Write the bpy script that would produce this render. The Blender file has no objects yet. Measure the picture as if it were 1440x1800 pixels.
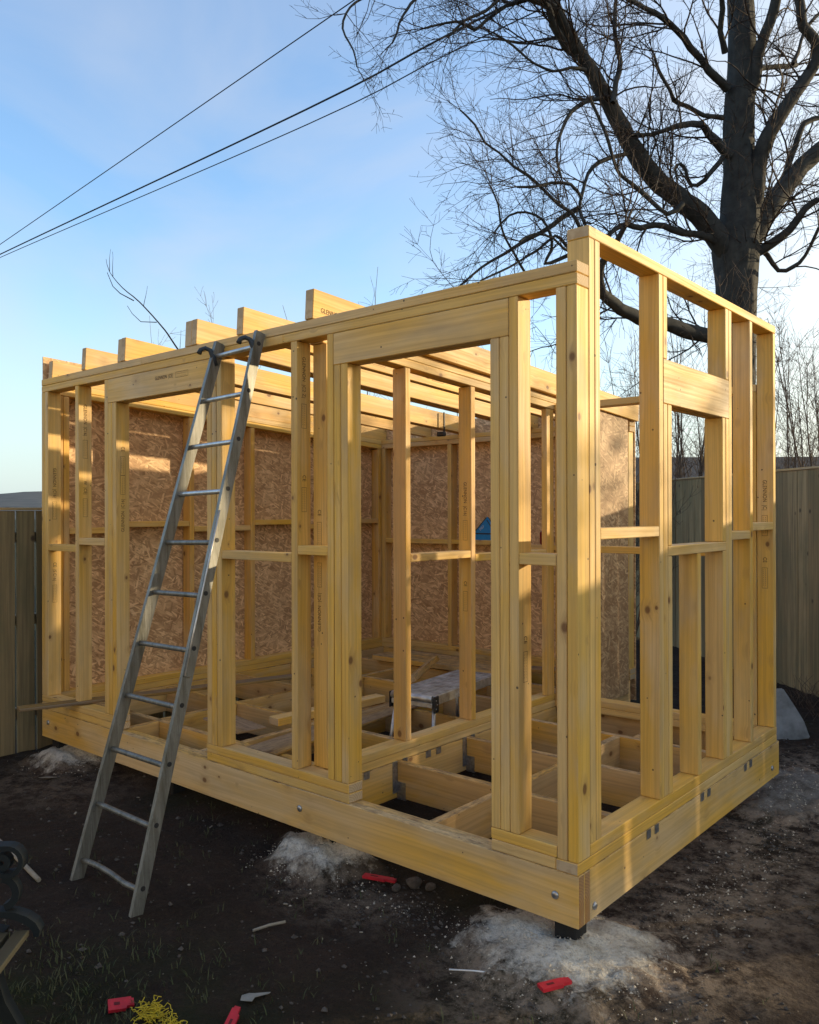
import bpy, bmesh, math, random
from mathutils import Vector, Matrix, Euler, noise
R_ = math.radians
sc = bpy.context.scene
COL = sc.collection

# ------------------------------------------------------------------ camera
cam_d = bpy.data.cameras.new("camera")
cam = bpy.data.objects.new("camera", cam_d)
COL.objects.link(cam)
sc.camera = cam
F_ = Vector((-0.64827328, 0.76140538, 0.00189758))
RR = Vector((0.76140059, 0.64827598, -0.00271997))
UU = Vector((3.30115929e-03, 3.18462889e-04, 9.99994500e-01))
cam.matrix_world = Matrix(((RR.x, UU.x, -F_.x, 1.50102), (RR.y, UU.y, -F_.y, -2.71192), (RR.z, UU.z, -F_.z, 1.52964), (0, 0, 0, 1)))
cam_d.sensor_fit = 'VERTICAL'
cam_d.sensor_height = 24.0
cam_d.lens = 24.0 * 1455.82 / 1800.0
cam_d.clip_start = 0.05
cam_d.clip_end = 3000

# ------------------------------------------------------------------ world, sun, exposure
SUN_AZ = 38.0      # degrees clockwise from +Y
SUN_EL = 11.0
w = bpy.data.worlds.new("World"); sc.world = w
w.use_nodes = True
nt = w.node_tree; nt.nodes.clear()
out = nt.nodes.new('ShaderNodeOutputWorld')
bg = nt.nodes.new('ShaderNodeBackground'); bg.inputs['Strength'].default_value = 0.15
sky = nt.nodes.new('ShaderNodeTexSky'); sky.sky_type = 'NISHITA'; sky.sun_disc = False
sky.sun_elevation = R_(SUN_EL); sky.sun_rotation = R_(SUN_AZ)
sky.air_density = 1.0; sky.dust_density = 1.6; sky.ozone_density = 2.0
# thin cirrus veil, pale haze low on the horizon and the cream glow round the sun, all by direction in the sky
def wn(t, **k):
    n = nt.nodes.new('ShaderNode' + t)
    for q, v in k.items(): setattr(n, q, v)
    return n
def wl(a_, b_): nt.links.new(a_, b_)
def wmix(f, a_, b_):
    m = wn('Mix', data_type='RGBA'); wl(f, m.inputs['Factor'])
    if hasattr(a_, 'is_output'): wl(a_, m.inputs['A'])
    if hasattr(b_, 'is_output'): wl(b_, m.inputs['B'])
    else: m.inputs['B'].default_value = (*b_, 1)
    return m.outputs['Result']
def wrange(v, a0, a1, b0, b1, it='LINEAR'):
    m = wn('MapRange', interpolation_type=it); wl(v, m.inputs['Value'])
    for k, x in (('From Min', a0), ('From Max', a1), ('To Min', b0), ('To Max', b1)): m.inputs[k].default_value = x
    return m.outputs['Result']
tc = wn('TexCoord')
hs = wn('HueSaturation'); hs.inputs['Saturation'].default_value = 1.10; hs.inputs['Hue'].default_value = 0.503; wl(sky.outputs['Color'], hs.inputs['Color'])
mp = wn('Mapping'); mp.inputs['Scale'].default_value = (1.0, 1.6, 3.2); mp.inputs['Rotation'].default_value = (0.3, 0.5, 0.4)
nz = wn('TexNoise'); nz.inputs['Scale'].default_value = 1.7; nz.inputs['Detail'].default_value = 7; nz.inputs['Distortion'].default_value = 0.6
wl(tc.outputs['Generated'], mp.inputs['Vector']); wl(mp.outputs['Vector'], nz.inputs['Vector'])
c1 = wmix(wrange(nz.outputs['Fac'], 0.42, 0.68, 0.0, 0.42), hs.outputs['Color'], (1.75, 1.8, 1.95))
sx = wn('SeparateXYZ'); wl(tc.outputs['Generated'], sx.inputs[0])
c2 = wmix(wrange(sx.outputs['Z'], 0.0, 0.30, 0.72, 0.0, 'SMOOTHERSTEP'), c1, (1.75, 2.15, 2.3))
dp = wn('VectorMath', operation='DOT_PRODUCT'); wl(tc.outputs['Generated'], dp.inputs[0])
dp.inputs[1].default_value = (math.sin(R_(SUN_AZ)) * math.cos(R_(SUN_EL)), math.cos(R_(SUN_AZ)) * math.cos(R_(SUN_EL)), math.sin(R_(SUN_EL)))
c3 = wmix(wrange(dp.outputs['Value'], 0.30, 1.0, 0.0, 1.0, 'SMOOTHSTEP'), c2, (2.9, 2.65, 2.05))
wl(c3, bg.inputs['Color']); wl(bg.outputs['Background'], out.inputs['Surface'])

sd = bpy.data.lights.new("sun", 'SUN'); sd.energy = 2.1; sd.angle = R_(0.8); sd.color = (1.0, 0.80, 0.50)
sun = bpy.data.objects.new("sun", sd); COL.objects.link(sun)
az, el = R_(SUN_AZ), R_(SUN_EL)
to_sun = Vector((math.sin(az) * math.cos(el), math.cos(az) * math.cos(el), math.sin(el)))
sun.rotation_euler = to_sun.to_track_quat('Z', 'Y').to_euler()

sc.view_settings.view_transform = 'Standard'
sc.view_settings.look = 'None'
sc.view_settings.gamma = 1.0
sc.view_settings.exposure = 1.52
sc.render.resolution_x = 819; sc.render.resolution_y = 1024

# ------------------------------------------------------------------ object helpers
def link(o, parent=None):
    COL.objects.link(o)
    if parent is not None:
        o.parent = parent
    return o

def tag(o, label=None, cat=None, group=None, kind=None):
    if label: o['label'] = label
    if cat: o['category'] = cat
    if group: o['group'] = group
    if kind: o['kind'] = kind
    return o

def empty(name, loc, label, cat, group=None):
    o = bpy.data.objects.new(name, None); o.location = loc; o.empty_display_size = 0.1
    COL.objects.link(o)
    return tag(o, label, cat, group)

def mesh_obj(name, verts, faces, mats, parent=None, smooth=False, uvs=None, mi=None, loc=(0, 0, 0), rot=(0, 0, 0)):
    me = bpy.data.meshes.new(name)
    me.from_pydata(verts, [], faces)
    for m in (mats if isinstance(mats, (list, tuple)) else [mats]):
        me.materials.append(m)
    if mi: me.polygons.foreach_set('material_index', mi)
    if smooth: me.polygons.foreach_set('use_smooth', [True] * len(me.polygons))
    me.update()
    o = bpy.data.objects.new(name, me)
    o.location = loc; o.rotation_euler = rot
    return link(o, parent)

def bm_obj(name, bm, mats, parent=None, smooth=False, loc=(0, 0, 0), rot=(0, 0, 0)):
    me = bpy.data.meshes.new(name)
    bm.to_mesh(me); bm.free()
    for m in (mats if isinstance(mats, (list, tuple)) else [mats]):
        me.materials.append(m)
    if smooth: me.polygons.foreach_set('use_smooth', [True] * len(me.polygons))
    o = bpy.data.objects.new(name, me)
    o.location = loc; o.rotation_euler = rot
    return link(o, parent)

def bm_box(bm, lo, hi, rot=None, piv=None, bev=0.0):
    ret = bmesh.ops.create_cube(bm, size=1.0)
    vs = ret['verts']
    lo = Vector(lo); hi = Vector(hi)
    c = (lo + hi) / 2; s = hi - lo
    for v in vs:
        v.co = Vector((v.co.x * s.x, v.co.y * s.y, v.co.z * s.z)) + c
    if bev > 0:
        es = list({e for v in vs for e in v.link_edges})
        r = bmesh.ops.bevel(bm, geom=es, offset=bev, segments=1, affect='EDGES', profile=0.5)
        vs = list({v for f in r['faces'] for v in f.verts} | {v for v in vs if v.is_valid})
    if rot is not None:
        bmesh.ops.rotate(bm, verts=vs, cent=piv or c, matrix=rot)
    return vs

def bm_tube(bm, pts, rads, sides=8, cap=True):
    rings = []
    n = len(pts)
    pts = [Vector(p) for p in pts]
    prev = None
    for i, p in enumerate(pts):
        d = (pts[min(i + 1, n - 1)] - pts[max(i - 1, 0)]).normalized()
        if prev is None:
            a = Vector((0, 0, 1)) if abs(d.z) < 0.9 else Vector((1, 0, 0))
            u = d.cross(a).normalized()
        else:
            u = (prev - d * prev.dot(d))
            u = u.normalized() if u.length > 1e-6 else d.orthogonal().normalized()
        prev = u
        v = d.cross(u)
        r = rads[i] if isinstance(rads, (list, tuple)) else rads
        rings.append([bm.verts.new(p + (u * math.cos(t) + v * math.sin(t)) * r) for t in [2 * math.pi * k / sides for k in range(sides)]])
    for a, b in zip(rings, rings[1:]):
        for k in range(sides):
            f = bm.faces.new((a[k], a[(k + 1) % sides], b[(k + 1) % sides], b[k])); f.smooth = True
    if cap:
        bm.faces.new(rings[0][::-1]); bm.faces.new(rings[-1])
    return rings

# ------------------------------------------------------------------ material helpers
class NT:
    def __init__(s, name):
        s.m = bpy.data.materials.new(name); s.m.use_nodes = True
        s.t = s.m.node_tree; s.t.nodes.clear()
        s.o = s.n('OutputMaterial'); s.b = s.n('BsdfPrincipled')
        s.l(s.b.outputs[0], s.o.inputs['Surface'])
    def n(s, typ, **kw):
        nd = s.t.nodes.new('ShaderNode' + typ)
        for k, v in kw.items():
            if k in nd.inputs.keys() or isinstance(k, int): nd.inputs[k].default_value = v
            else: setattr(nd, k, v)
        return nd
    def l(s, a, b): s.t.links.new(a, b)
    def inp(s, nd, key, val):
        if hasattr(val, 'is_output'): s.l(val, nd.inputs[key])
        else: nd.inputs[key].default_value = val
    def noise(s, vec, scale=5, detail=4, rough=0.5, dist=0.0):
        nd = s.n('TexNoise'); nd.inputs['Scale'].default_value = scale; nd.inputs['Detail'].default_value = detail
        nd.inputs['Roughness'].default_value = rough; nd.inputs['Distortion'].default_value = dist
        if vec is not None: s.l(vec, nd.inputs['Vector'])
        return nd.outputs['Fac']
    def vor(s, vec, scale=5, rnd=1.0):
        nd = s.n('TexVoronoi'); nd.inputs['Scale'].default_value = scale; nd.inputs['Randomness'].default_value = rnd
        s.l(vec, nd.inputs['Vector']); return nd
    def map(s, vec, scale=(1, 1, 1), loc=(0, 0, 0), rot=(0, 0, 0)):
        nd = s.n('Mapping'); nd.inputs['Scale'].default_value = scale; nd.inputs['Location'].default_value = loc; nd.inputs['Rotation'].default_value = rot
        s.l(vec, nd.inputs['Vector']); return nd.outputs['Vector']
    def rng(s, val, a, b, c=0.0, d=1.0):
        nd = s.n('MapRange'); s.l(val, nd.inputs['Value'])
        for k, v in (('From Min', a), ('From Max', b), ('To Min', c), ('To Max', d)): nd.inputs[k].default_value = v
        return nd.outputs['Result']
    def mix(s, f, a, b, mode='MIX'):
        nd = s.n('Mix'); nd.data_type = 'RGBA'; nd.blend_type = mode
        for k, v in (('Factor', f), ('A', a), ('B', b)):
            if hasattr(v, 'is_output'): s.l(v, nd.inputs[k])
            elif k == 'Factor': nd.inputs[k].default_value = v
            else: nd.inputs[k].default_value = (*v, 1)
        return nd.outputs['Result']
    def math(s, op, a, b=None):
        nd = s.n('Math'); nd.operation = op
        for i, v in enumerate((a, b)):
            if v is None: continue
            if hasattr(v, 'is_output'): s.l(v, nd.inputs[i])
            else: nd.inputs[i].default_value = v
        return nd.outputs[0]
    def bump(s, h, strength=0.3, dist=0.01):
        nd = s.n('Bump'); nd.inputs['Strength'].default_value = strength; nd.inputs['Distance'].default_value = dist
        s.l(h, nd.inputs['Height']); s.l(nd.outputs['Normal'], s.b.inputs['Normal'])
    def fin(s, col, rough=0.7, metal=0.0, spec=None):
        s.inp(s.b, 'Base Color', col if hasattr(col, 'is_output') else (*col, 1))
        s.inp(s.b, 'Roughness', rough); s.inp(s.b, 'Metallic', metal)
        if spec is not None: s.b.inputs['Specular IOR Level'].default_value = spec
        return s.m

def wood_mat(name, ca, cb, dark=0.5, mud=0.0, knot=(0.17, 0.075, 0.028)):
    """sawn softwood. UV in metres, U along the grain; ca/cb = the range of board tints"""
    s = NT(name)
    kk = min(1.0, ca[1] / 0.40)
    t3 = lambda *c_: tuple(q * kk for q in c_)
    knot = t3(*knot)
    uv = s.n('UVMap').outputs['UV']
    oi = s.n('ObjectInfo').outputs['Random']
    oi2 = s.math('FRACT', s.math('MULTIPLY', oi, 17.31))
    wob = s.noise(s.map(uv, (1.3, 6, 1)), 1.0, 3, 0.5)
    sep = s.n('SeparateXYZ'); s.l(uv, sep.inputs[0])
    # knots
    vk = s.vor(s.map(uv, (0.8, 1.1, 1)), 9.0, 1.0)
    sc_ = s.n('SeparateColor'); s.l(vk.outputs['Color'], sc_.inputs[0])
    keep = s.math('GREATER_THAN', sc_.outputs[0], 0.60)
    size = s.rng(sc_.outputs[1], 0, 1, 0.05, 0.16)
    dn = s.math('DIVIDE', vk.outputs['Distance'], size)
    kn = s.math('MULTIPLY', s.rng(dn, 0.75, 1.25, 1, 0), keep)
    halo = s.math('MULTIPLY', s.rng(dn, 1.0, 3.2, 1, 0), keep)
    # grain lines, bent round the knots
    cmb = s.n('CombineXYZ')
    vv = s.math('ADD', sep.outputs['Y'], s.math('MULTIPLY', s.math('ADD', wob, s.math('MULTIPLY', halo, 0.5)), 0.035))
    s.l(s.math('MULTIPLY', sep.outputs['X'], 1.2), cmb.inputs[0]); s.l(s.math('MULTIPLY', vv, 95), cmb.inputs[1])
    g1 = s.noise(cmb.outputs[0], 1.0, 5, 0.6)
    cmb2 = s.n('CombineXYZ'); s.l(s.math('MULTIPLY', sep.outputs['X'], 0.5), cmb2.inputs[0]); s.l(s.math('MULTIPLY', vv, 34), cmb2.inputs[1])
    g2 = s.noise(cmb2.outputs[0], 1.0, 3, 0.5)
    base = s.mix(oi2, ca, cb)
    base = s.mix(s.rng(oi, 0.3, 1.0, 0, 0.28), base, t3(0.50, 0.33, 0.17))
    yl = s.noise(s.map(uv, (0.55, 2.2, 1)), 1.3, 3, 0.55)
    base = s.mix(s.rng(yl, 0.42, 0.62, 0, 0.8), base, t3(0.80, 0.445, 0.045))
    pl_ = s.noise(s.map(uv, (0.9, 3.0, 1), (7, 3, 0)), 1.5, 4, 0.6)
    base = s.mix(s.rng(pl_, 0.50, 0.66, 0, 0.65), base, t3(0.72, 0.54, 0.30))
    dk = s.mix(0.5, base, t3(0.30, 0.15, 0.05))
    c = s.mix(s.rng(g1, 0.44, 0.64, 0, dark * 0.95), base, dk)
    c = s.mix(s.rng(g2, 0.44, 0.66, 0, dark * 0.8), c, dk)
    # broad stains
    st = s.noise(s.map(uv, (1.2, 3.5, 1)), 1.6, 4, 0.6)
    c = s.mix(s.rng(st, 0.48, 0.75, 0, 0.5), c, t3(0.36, 0.26, 0.15))
    c = s.mix(s.math('MULTIPLY', halo, 0.35), c, t3(0.34, 0.18, 0.07))
    c = s.mix(s.math('MULTIPLY', kn, 0.85), c, knot)
    # nail and screw holes
    vn = s.vor(s.map(uv, (1, 1, 1)), 17, 1.0)
    sn = s.n('SeparateColor'); s.l(vn.outputs['Color'], sn.inputs[0])
    nl = s.math('MULTIPLY', s.math('LESS_THAN', vn.outputs['Distance'], s.rng(sn.outputs[1], 0, 1, 0.045, 0.095)), s.math('GREATER_THAN', sn.outputs[0], 0.66))
    c = s.mix(s.math('MULTIPLY', nl, 0.85), c, (0.05, 0.035, 0.025))
    if mud > 0:
        geo = s.n('NewGeometry'); sp = s.n('SeparateXYZ'); s.l(geo.outputs['Normal'], sp.inputs[0])
        up = s.rng(sp.outputs['Z'], 0.3, 0.6, 0, 1)
        mn = s.noise(s.map(uv, (7, 22, 1)), 1.6, 6, 0.7)
        c = s.mix(s.math('MULTIPLY', up, s.rng(mn, 0.42, 0.64, 0, mud)), c, (0.13, 0.085, 0.05))
    s.bump(s.math('ADD', g1, s.math('MULTIPLY', kn, -0.6)), 0.25, 0.002)
    return s.fin(c, s.rng(g1, 0.3, 0.8, 0.5, 0.72), 0, 0.35)

def endgrain_mat(name, a, b):
    s = NT(name)
    oc = s.n('TexCoord').outputs['Object']
    dn = s.noise(oc, 9, 3)
    wv = s.n('TexWave'); wv.wave_type = 'RINGS'; wv.inputs['Scale'].default_value = 30; wv.inputs['Distortion'].default_value = 4
    wv.inputs['Detail'].default_value = 2
    s.l(s.map(oc, (1, 1, 1), (0.03, 0.04, 0.03)), wv.inputs['Vector'])
    c = s.mix(s.rng(wv.outputs['Fac'], 0.2, 0.9, 0, 0.6), a, b)
    c = s.mix(s.rng(dn, 0.4, 0.8, 0, 0.5), c, (0.34, 0.27, 0.2))
    return s.fin(c, 0.8)

M = {}
M['stud'] = wood_mat('sawn_timber', (0.78, 0.54, 0.23), (0.80, 0.50, 0.10), 0.6)
M['joist'] = wood_mat('floor_timber', (0.70, 0.47, 0.22), (0.72, 0.45, 0.16), 0.6, mud=0.85)
M['rafter'] = wood_mat('roof_timber', (0.74, 0.44, 0.15), (0.78, 0.45, 0.11), 0.6)
M['beam'] = wood_mat('rim_timber', (0.76, 0.55, 0.28), (0.77, 0.52, 0.20), 0.5, mud=0.7)
M['offcut'] = wood_mat('weathered_board', (0.36, 0.27, 0.19), (0.42, 0.31, 0.20), 0.9, mud=0.7)
M['greyplank'] = wood_mat('grey_plank', (0.20, 0.165, 0.12), (0.22, 0.18, 0.14), 0.9)
M['end'] = endgrain_mat('end_grain', (0.58, 0.43, 0.25), (0.42, 0.27, 0.13))
M['end_orange'] = endgrain_mat('end_grain_orange', (0.46, 0.21, 0.035), (0.22, 0.085, 0.015))

def osb_mat(name, gain=1.0):
    """pressed wood flakes: six layers of long cells at fixed angles, each flake kept or dropped at random"""
    s = NT(name)
    oc = s.n('UVMap').outputs['UV']
    wv = s.n('TexNoise'); wv.inputs['Scale'].default_value = 9; wv.inputs['Detail'].default_value = 2; s.l(oc, wv.inputs['Vector'])
    wa = s.n('VectorMath'); wa.operation = 'MULTIPLY_ADD'; s.l(wv.outputs['Color'], wa.inputs[0]); wa.inputs[1].default_value = (0.018, 0.018, 0); s.l(oc, wa.inputs[2])
    src = wa.outputs[0]
    prev = None
    for k, (ro, scl) in enumerate(((10, 16), (75, 21), (140, 18), (45, 27), (105, 24), (170, 33), (28, 40))):
        v1 = s.map(src, (1, 1, 1), (k * 3.1, k * 1.7, 0), (0, 0, R_(ro)))
        vv = s.vor(s.map(v1, (0.36, 2.1, 1)), scl, 1.0)
        sp = s.n('SeparateColor'); s.l(vv.outputs['Color'], sp.inputs[0])
        cr = s.n('ValToRGB')
        e = cr.color_ramp.elements
        e[0].position = 0.0; e[0].color = (0.20 * gain, 0.115 * gain, 0.052 * gain, 1)
        e[1].position = 1.0; e[1].color = (0.50 * gain, 0.35 * gain, 0.19 * gain, 1)
        m = cr.color_ramp.elements.new(0.5); m.color = (0.33 * gain, 0.205 * gain, 0.103 * gain, 1)
        s.l(sp.outputs[0], cr.inputs[0])
        edge = s.rng(vv.outputs['Distance'], 0.35, 0.7, 0, 0.3)
        cc = s.mix(edge, cr.outputs[0], (0.2 * gain, 0.1 * gain, 0.045 * gain))
        if prev is None: prev = cc
        else:
            f = s.math('MULTIPLY', s.math('GREATER_THAN', sp.outputs[1], 0.62), s.math('LESS_THAN', vv.outputs['Distance'], 0.6))
            prev = s.mix(f, prev, cc)
    big = s.noise(oc, 1.2, 3)
    prev = s.mix(s.rng(big, 0.35, 0.75, 0, 0.2), prev, (0.36 * gain, 0.22 * gain, 0.12 * gain))
    fine = s.noise(s.map(oc, (1, 3, 1)), 160, 3, 0.7)
    prev = s.mix(s.rng(fine, 0.45, 0.75, 0, 0.3), prev, (0.16 * gain, 0.085 * gain, 0.04 * gain))
    s.bump(fine, 0.2, 0.002)
    return s.fin(prev, 0.62, 0, 0.4)
M['osb'] = osb_mat('osb_board', 1.9)
M['osb_out'] = osb_mat('osb_board_weathered', 1.5)

def simple(name, col, rough=0.6, metal=0.0, var=0.25, scale=30, col2=None, bump=0.0):
    s = NT(name)
    oc = s.n('TexCoord').outputs['Object']
    nz_ = s.noise(oc, scale, 6, 0.6)
    c2 = col2 or tuple(x * (1 - var) for x in col)
    c = s.mix(s.rng(nz_, 0.35, 0.68), col, c2)
    if bump: s.bump(nz_, bump, 0.004)
    return s.fin(c, rough, metal)
def alu_mat():
    s = NT('worn_aluminium'); oc = s.n('TexCoord').outputs['Object']
    a = s.noise(s.map(oc, (30, 30, 2.2)), 1.0, 6, 0.6); b = s.noise(s.map(oc, (160, 160, 9)), 1.0, 4, 0.7); d = s.noise(oc, 60, 5, 0.75)
    c = s.mix(s.rng(a, 0.4, 0.66), (0.24, 0.235, 0.21), (0.13, 0.125, 0.10))
    c = s.mix(s.rng(b, 0.5, 0.7, 0, 0.5), c, (0.40, 0.40, 0.38))
    c = s.mix(s.rng(d, 0.58, 0.72, 0, 0.6), c, (0.09, 0.08, 0.06))
    s.bump(b, 0.15, 0.002)
    return s.fin(c, s.rng(b, 0.3, 0.7, 0.35, 0.6), 0.6)
M['alu'] = alu_mat()
M['alu_bright'] = simple('bright_aluminium', (0.62, 0.62, 0.61), 0.38, 0.75, col2=(0.4, 0.39, 0.37), scale=22)
M['alu_deck'] = simple('aluminium_deck', (0.55, 0.54, 0.53), 0.5, 0.4, col2=(0.22, 0.2, 0.17), scale=12)
M['steel'] = simple('galvanised_steel', (0.5, 0.51, 0.52), 0.35, 0.8, col2=(0.25, 0.26, 0.28), scale=60)
M['rubber'] = simple('blue_black_rubber', (0.03, 0.042, 0.055), 0.6)
M['black'] = simple('black_plastic', (0.02, 0.02, 0.022), 0.5)
M['postwrap'] = simple('black_coated_post', (0.012, 0.012, 0.013), 0.8)
M['red'] = simple('red_plastic', (0.55, 0.02, 0.035), 0.45, col2=(0.38, 0.012, 0.025), scale=18)
M['can'] = simple('dark_red_metal', (0.28, 0.012, 0.018), 0.3, 0.3, col2=(0.16, 0.008, 0.012), scale=40)
M['blue'] = simple('blue_plastic', (0.0, 0.22, 0.50), 0.4, col2=(0.0, 0.17, 0.42))
M['white'] = simple('white_paint', (0.75, 0.75, 0.73), 0.5)
M['yellow'] = simple('yellow_twine', (0.62, 0.46, 0.02), 0.7)
M['ink'] = simple('stamp_ink', (0.10, 0.045, 0.02), 0.8)
M['iron'] = simple('green_cast_iron', (0.003, 0.008, 0.011), 0.8, 0.0, col2=(0.007, 0.012, 0.014), scale=25)
M['slab'] = simple('rough_concrete', (0.30, 0.31, 0.31), 0.9, col2=(0.15, 0.155, 0.15), scale=9, bump=0.6)
M['stone'] = simple('pebble', (0.10, 0.085, 0.07), 0.9, col2=(0.045, 0.035, 0.028), scale=40)
M['paper'] = simple('scrap', (0.30, 0.26, 0.20), 0.8)
M['bark'] = simple('tree_bark', (0.055, 0.052, 0.044), 0.9, col2=(0.022, 0.021, 0.018), scale=9, bump=0.8)
M['twig'] = simple('twig_bark', (0.045, 0.028, 0.02), 0.85)
M['shrubtwig'] = simple('shrub_bark', (0.14, 0.095, 0.06), 0.85, col2=(0.06, 0.04, 0.03))
M['cable'] = simple('cable_black', (0.012, 0.012, 0.014), 0.6)

def fence_mat(name, ca, cb, k=1.0):
    s = NT(name)
    uv = s.n('UVMap').outputs['UV']
    oi = s.n('ObjectInfo').outputs['Random']
    t = lambda *c_: tuple(q * k for q in c_)
    g = s.noise(s.map(uv, (1.2, 42, 1)), 1.0, 5, 0.6)
    st = s.noise(s.map(uv, (1.6, 5, 1)), 1.0, 4, 0.6)
    base = s.mix(oi, ca, cb)
    c = s.mix(s.rng(g, 0.42, 0.66, 0, 0.6), base, t(0.10, 0.075, 0.04))
    c = s.mix(s.rng(st, 0.42, 0.7, 0, 0.6), c, t(0.13, 0.125, 0.06))
    vk = s.vor(s.map(uv, (1, 1.4, 1)), 4.2, 1.0)
    kn = s.rng(vk.outputs['Distance'], 0.06, 0.12, 0.85, 0)
    c = s.mix(kn, c, t(0.05, 0.03, 0.018))
    s.bump(g, 0.3, 0.003)
    return s.fin(c, 0.85)
M['fence'] = fence_mat('fence_wood', (0.24, 0.165, 0.075), (0.42, 0.31, 0.15))
M['slat'] = fence_mat('bench_slat', (0.026, 0.025, 0.014), (0.034, 0.032, 0.018), 0.16)
M['rough'] = wood_mat('rough_sawn_timber', (0.62, 0.47, 0.27), (0.60, 0.44, 0.24), 1.1)
def ground_color(s, oc):
    n1 = s.noise(oc, 2.2, 6, 0.6); n2 = s.noise(oc, 34, 6, 0.7); n3 = s.noise(oc, 0.9, 5, 0.55)
    c = s.mix(s.rng(n1, 0.35, 0.68), (0.056, 0.037, 0.027), (0.030, 0.020, 0.015))
    c = s.mix(s.rng(n2, 0.5, 0.72, 0, 0.65), c, (0.085, 0.058, 0.042))
    n4 = s.noise(oc, 120, 4, 0.7)
    c = s.mix(s.rng(n4, 0.52, 0.68, 0, 0.6), c, (0.010, 0.007, 0.006))
    c = s.mix(s.rng(n3, 0.52, 0.66, 0, 0.55), c, (0.024, 0.029, 0.010))
    # pale sawdust and cement dust trodden in along the side of the frame
    at = s.n('Attribute'); at.attribute_name = 'dust'
    d = s.math('MULTIPLY', at.outputs['Fac'], s.rng(s.noise(oc, 9, 8, 0.78), 0.42, 0.58))
    c = s.mix(d, c, (0.36, 0.28, 0.205))
    ag = s.n('Attribute'); ag.attribute_name = 'turf'
    gd = s.math('MULTIPLY', ag.outputs['Fac'], s.rng(s.noise(oc, 7, 6, 0.7), 0.35, 0.6))
    c = s.mix(gd, c, (0.026, 0.036, 0.011))
    sp = s.vor(oc, 55, 1.0)
    sn = s.n('SeparateColor'); s.l(sp.outputs['Color'], sn.inputs[0])
    chip = s.math('MULTIPLY', s.math('LESS_THAN', sp.outputs['Distance'], 0.2), s.math('GREATER_THAN', sn.outputs[0], 0.97))
    c = s.mix(s.math('MULTIPLY', chip, 0.6), c, (0.30, 0.25, 0.19))
    return c, n1, n2
def ground_mat():
    s = NT('soil')
    oc = s.n('TexCoord').outputs['Object']
    c, n1, n2 = ground_color(s, oc)
    s.bump(s.math('ADD', s.math('ADD', n2, s.math('MULTIPLY', n1, 0.8)), s.math('MULTIPLY', s.noise(oc, 110, 5, 0.75), 0.35)), 1.0, 0.045)
    return s.fin(c, 0.95, 0, 0.2)
M['ground'] = ground_mat()

def heap_mat(name, a, b):
    s = NT(name)
    oc = s.n('TexCoord').outputs['Object']
    g, g1, g2 = ground_color(s, oc)
    n1 = s.noise(oc, 9, 6, 0.7); n2 = s.noise(oc, 70, 6, 0.7)
    c = s.mix(s.rng(n1, 0.4, 0.66), a, b)
    c = s.mix(s.rng(n2, 0.5, 0.72, 0, 0.6), c, (0.09, 0.07, 0.055))
    at = s.n('Attribute'); at.attribute_name = 'rim'
    c = s.mix(s.rng(s.math('ADD', at.outputs['Fac'], s.math('MULTIPLY', s.noise(oc, 13, 6, 0.75), 1.1)), 1.02, 1.30), c, g)
    s.bump(n2, 0.8, 0.02)
    return s.fin(c, 0.95, 0, 0.2)
M['cement'] = heap_mat('cement_gravel', (0.72, 0.67, 0.57), (0.48, 0.41, 0.31))
M['greyheap'] = heap_mat('grey_spoil', (0.27, 0.25, 0.22), (0.10, 0.085, 0.07))
def grass_mat():
    s = NT('grass_blade')
    oc = s.n('TexCoord').outputs['Object']
    c = s.mix(s.rng(s.noise(oc, 12, 3), 0.35, 0.7), (0.045, 0.062, 0.018), (0.085, 0.08, 0.035))
    return s.fin(c, 0.8)
M['grass'] = grass_mat()

# ------------------------------------------------------------------ ground
random.seed(11)
def ground_h(x, y):
    h = -0.155 + 0.05 * noise.noise(Vector((x * 0.5, y * 0.5, 0.3))) + 0.022 * noise.noise(Vector((x * 2.3, y * 2.3, 1.7)))
    h += 0.012 * noise.noise(Vector((x * 7, y * 7, 4.2))) + 0.011 * noise.noise(Vector((x * 14, y * 14, 8.2)))
    rise = max(0.0, min(1.0, (y - 2.2) / 3.0)) if x > -3 else 0.0
    h += 0.10 * rise
    return h

def sheet(name, xs, ys, hf, mat, attrs=None):
    verts = [(x, y, hf(x, y)) for y in ys for x in xs]
    nx = len(xs)
    faces = [(j * nx + i, j * nx + i + 1, (j + 1) * nx + i + 1, (j + 1) * nx + i) for j in range(len(ys) - 1) for i in range(nx - 1)]
    o = mesh_obj(name, verts, faces, mat, smooth=True)
    for k, fn in (attrs or {}).items():
        a = o.data.attributes.new(k, 'FLOAT', 'POINT')
        a.data.foreach_set('value', [fn(v[0], v[1]) for v in verts])
    return o

def axis(lo, hi, step, far):
    a = [lo + i * step for i in range(int((hi - lo) / step) + 1)]
    g = step
    left, right = [], []
    x = lo
    while x > -far: g *= 1.35; x -= g; left.append(x)
    g = step; x = a[-1]
    while x < far: g *= 1.35; x += g; right.append(x)
    return left[::-1] + a + right

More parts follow.
